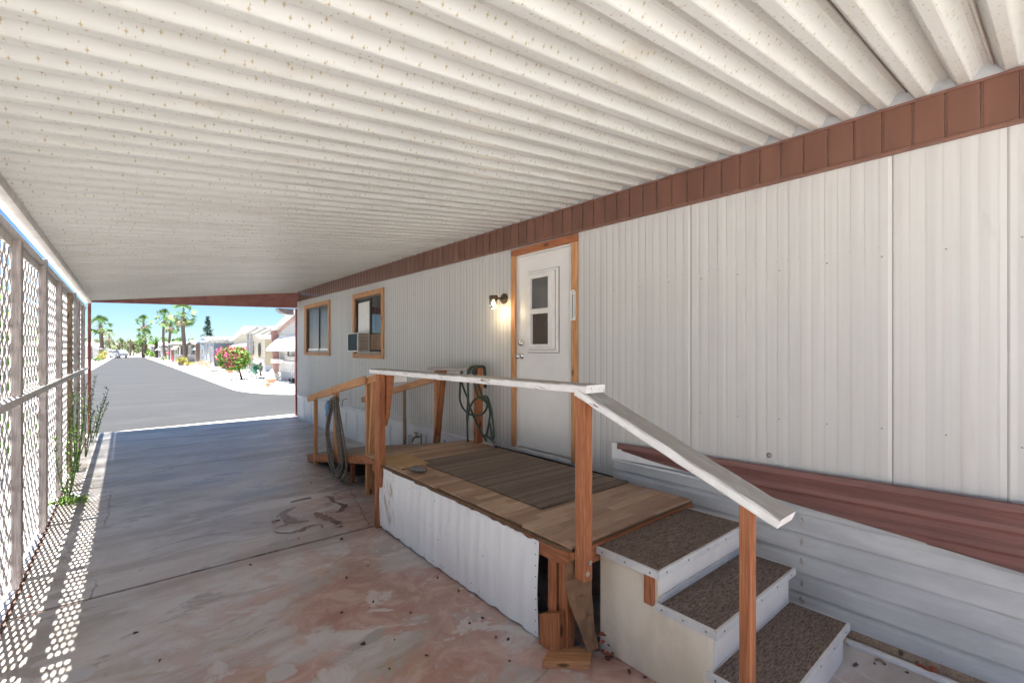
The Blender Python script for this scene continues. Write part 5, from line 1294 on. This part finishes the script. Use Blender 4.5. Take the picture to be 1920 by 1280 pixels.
bush('shrub', 'dusty low shrub at the foot of the far grey house', 4.4, 88, .7, .7, 'leaf_dusty', 200, .12, 8)
bush('shrub', 'small green shrub behind the round flowering bush', 6.2, 33.2, .5, .9, 'leaf', 240, .09, 9)
bush('shrub', 'light green shrub under the far short palm', 3.9, 126, .9, 1.4, 'leaf_bright', 220, .2, 10)
def rock(label, x, y, r_, mat, seed, flat=.6, name='boulder', group=None):
    bm = bmesh.new(); bmesh.ops.create_icosphere(bm, subdivisions=2, radius=r_); rn = random.Random(seed)
    for v in bm.verts: v.co *= rn.uniform(.82, 1.12); v.co.z *= flat
    me = bpy.data.meshes.new(name); bm.to_mesh(me); bm.free(); me.materials.append(MAT[mat])
    o = bpy.data.objects.new(name, me); COL.objects.link(o); place(o, None, Matrix.Translation((x, y, G0 + r_ * flat * .6)))
    return props(o, label, 'rock', group)
rn = random.Random(14); rl = ['far_white', 'stone', 'far_pink', 'terracotta', 'far_block']
for i in range(26):
    x, y = rn.uniform(4.9, 6.6), rn.uniform(37, 60); mt = rl[i % 5]
    col = {'far_white': 'white', 'stone': 'dark grey', 'far_pink': 'pink', 'terracotta': 'rust red', 'far_block': 'pale grey'}[mt]
    rock('%s garden rock in the gravel yard between the bush and the blue house' % col, x, y, rn.uniform(.12, .34), mt, i, group='%s rocks in the gravel yard' % col)
def pot(name, label, x, y, prof_, mat, cat):
    return props(MB().lathe(prof_, Matrix.Translation((x, y, G0)), 14).build(name, mat, None, W=Matrix.Translation((x, y, G0)), smooth=True), label, cat)
pot('garden_pot', 'half terracotta bowl on the gravel by the pink pillar', 5.7, 26.1, [(.16, 0), (.24, .1), (.26, .18), (.22, .19), (0, .17)], 'terracotta', 'pot')
pot('garden_pot', 'small orange pot nearest the cross street', 4.95, 23.3, [(.08, 0), (.12, .12), (.10, .17), (.04, .2), (0, .2)], 'terracotta', 'pot')
pot('garden_pot', 'dark pot holding the spiky yellow plant', 4.55, 60.4, [(.3, 0), (.42, .3), (.4, .34), (0, .3)], 'bark', 'pot')
pot('green_urn', 'green lidded urn on the gravel right of the flowering bush', 5.95, 31.0, [(.10, .25), (.17, .3), (.19, .48), (.17, .62), (.09, .66), (.10, .7), (.15, .71), (.15, .75), (0, .79)], 'green_paint', 'urn')
props(MB().tube([(5.95, 31.0, G0), (5.95, 31.0, .27)], .03).build('urn_stand', 'dark_metal'), 'thin metal stand under the green urn', 'stand')
st_ = MB().lathe([(.07, 0), (.08, .1), (.06, .25), (.12, .35), (.13, .55), (.10, .66), (.05, .70), (.08, .75), (.085, .82), (.05, .88), (0, .89)], Matrix.Translation((6.6, 33.0, G0)), 10)
props(st_.build('garden_statue', 'dark_metal', None, smooth=True), 'small dark garden statue in front of the cream house', 'statue')
tent = MB().lathe([(.42, 0), (.25, .28), (.06, .6), (0, .64)], Matrix.Translation((6.0, 27.3, G0)), 4)
props(tent.build('garden_cone', 'awning_white'), 'white pointed garden cone beside the terracotta bowl', 'ornament')
# low wire edging and solar stakes in the near corner bed
we = MB(); rn = random.Random(2)
for i in range(30):
    x = 3.9 + i * .115; y = 30.6 - i * .055
    we.tube([(x, y, G0), (x + .02, y, .16), (x + .07, y - .03, .16), (x + .10, y - .04, G0)], .008, 4)
props(we.build('wire_edging', 'dark_metal'), 'low wire garden edging round the flowering bush', 'edging')
for i, (x, y, lab) in enumerate(((5.4, 27.6, 'thin solar stake light left of the terracotta bowl'), (4.6, 25.0, 'solar stake light nearest the kerb'), (5.2, 29.0, 'solar stake light right of the bush trunk'))):
    o = MB().tube([(x, y, G0), (x, y, .45)], .012, 5).lathe([(.05, .45), (.06, .5), (.02, .55), (0, .56)], Matrix.Translation((x, y, 0)), 8)
    props(o.build('stake_light', 'galv'), lab, 'garden light', 'stake lights in the gravel bed')
ch = thing('hand_truck', 'white upright hand truck leaning on the white house wall', 'hand truck', (6.45, 24.9, G0))
MB().tube([(6.4, 24.7, .1), (6.52, 24.7, 1.15), (6.52, 25.1, 1.15), (6.4, 25.1, .1)], .02, 6).tube([(6.46, 24.7, .6), (6.46, 25.1, .6)], .015, 5).build('frame', 'galv', ch)
MB().box(6.2, 6.42, 24.68, 25.12, 0, .03).build('plate', 'galv', ch)
for yy in (24.62, 25.14): MB().lathe([(0, 0), (.12, 0), (.12, .05), (0, .05)], Matrix.Translation((6.42, yy, .09)) @ Matrix.Rotation(R(-90), 4, 'X'), 12).build('wheel', 'tyre', ch)
props(MB().tube([(4.75, 76.5, G0), (4.6, 77, 1.75)], .07, 6).build('red_pole', 'red_paint'), 'leaning red pole by the street before the white awning', 'pole')
props(MB().tube([(4.95, 78.5, G0), (4.95, 78.5, 1.7)], .06, 6).build('green_pole', 'green_paint'), 'short green pole beside the leaning red one', 'pole')
mbx = thing('mailbox', 'red and white mailbox on a post by the far grey house', 'mailbox', (4.55, 83, G0))
MB().box(4.5, 4.58, 82.96, 83.04, G0, 1.0).build('post', 'frame_white', mbx); MB().prism([(4.4, 82.85, 1.0), (4.4, 83.15, 1.0), (4.4, 83.15, 1.15), (4.4, 83.0, 1.25), (4.4, 82.85, 1.15)], (.28, 0, 0)).build('box', 'red_paint', mbx)

# ------------------------------------------------------------------ plants beyond and along the lattice
def weed(label, x, y, h, seed, lean=(0, 0), n=5, mat='leaf', group=None):
    t = thing('weed', label, 'plant', (x, y, G0), group); rn = random.Random(seed); sm = MB(); lf = MB()
    for k in range(n):
        a = rn.uniform(0, 6.28); rr = rn.uniform(.05, .22); hh = h * rn.uniform(.6, 1)
        P = catmull([Vector((x, y, G0)), Vector((x + rr * .4 * math.cos(a) + lean[0] * .3, y + rr * .5 * math.sin(a) + lean[1] * .3, hh * .5)), Vector((x + rr * .55 * math.cos(a) + lean[0], y + rr * 1.5 * math.sin(a) + lean[1], hh))], 8)
        sm.tube(P, (.006, .002), 5)
        for q_ in P[3:]:
            for j in range(3):
                d = Vector((rn.gauss(0, .55), rn.gauss(0, 1), rn.uniform(.1, 1.1))).normalized(); L = rn.uniform(.03, .07); s_ = d.orthogonal().normalized() * L * .13
                lf.add([q_, q_ + d * L * .5 + s_, q_ + d * L, q_ + d * L * .5 - s_], [(0, 1, 2, 3)])
    sm.build('stem', 'leaf', t); lf.build('foliage', mat, t); return t
for i, (x, y, h, lx_, lab) in enumerate(((-.49, 6.9, 1.05, .0, 'tall green weed climbing the lattice, nearest in the row'), (-.50, 7.6, 1.32, .02, 'tallest green weed against the lattice beside a grey post'), (-.5, 8.4, 1.15, .02, 'green weed at the dark brown lattice post'), (-.48, 9.5, 1.1, .05, 'loose green weed past the second metal post'), (-.47, 10.9, 1.2, .12, 'grey green weed leaning out near the red corner post'))):
    weed(lab, x, y, h, 40 + i, (lx_, .1), 4, 'leaf_bright' if i < 3 else 'leaf_dusty', 'weeds growing along the lattice')
weed('thin weed sprig reaching past the red corner post', -.44, 11.5, .95, 51, (.12, .3), 4, 'leaf_dusty')
bush('weed_tuft', 'small green weed tuft on the slab edge in the lattice shadow', -.46, 6.75, .16, .14, 'leaf_bright', 90, .03, 17, 'plant')
bush('shrub', 'leafy green shrub close outside the lattice', -2.3, 13.2, 1.3, 3.0, 'leaf_bright', 1500, .13, 18)
bush('shrub', 'tall green shrub standing outside the lattice near the camera', -1.9, 8.6, .75, 2.7, 'leaf', 1100, .10, 19)
bush('shrub', 'low bright green shrub outside the lattice foot', -1.5, 9.9, .6, .8, 'leaf_bright', 600, .08, 20)
bush('shrub', 'low green shrub outside the far part of the lattice', -1.7, 11.5, .6, .7, 'leaf_bright', 500, .08, 22)
bush('shrub', 'reddish dry shrub outside the lattice', -2.6, 10.6, .6, 1.3, 'red_leaf', 500, .09, 23)
bush('shrub', 'bushy shrub on the far left gravel across the cross street', -3.6, 21, 1.0, 1.5, 'leaf_bright', 600, .12, 24)
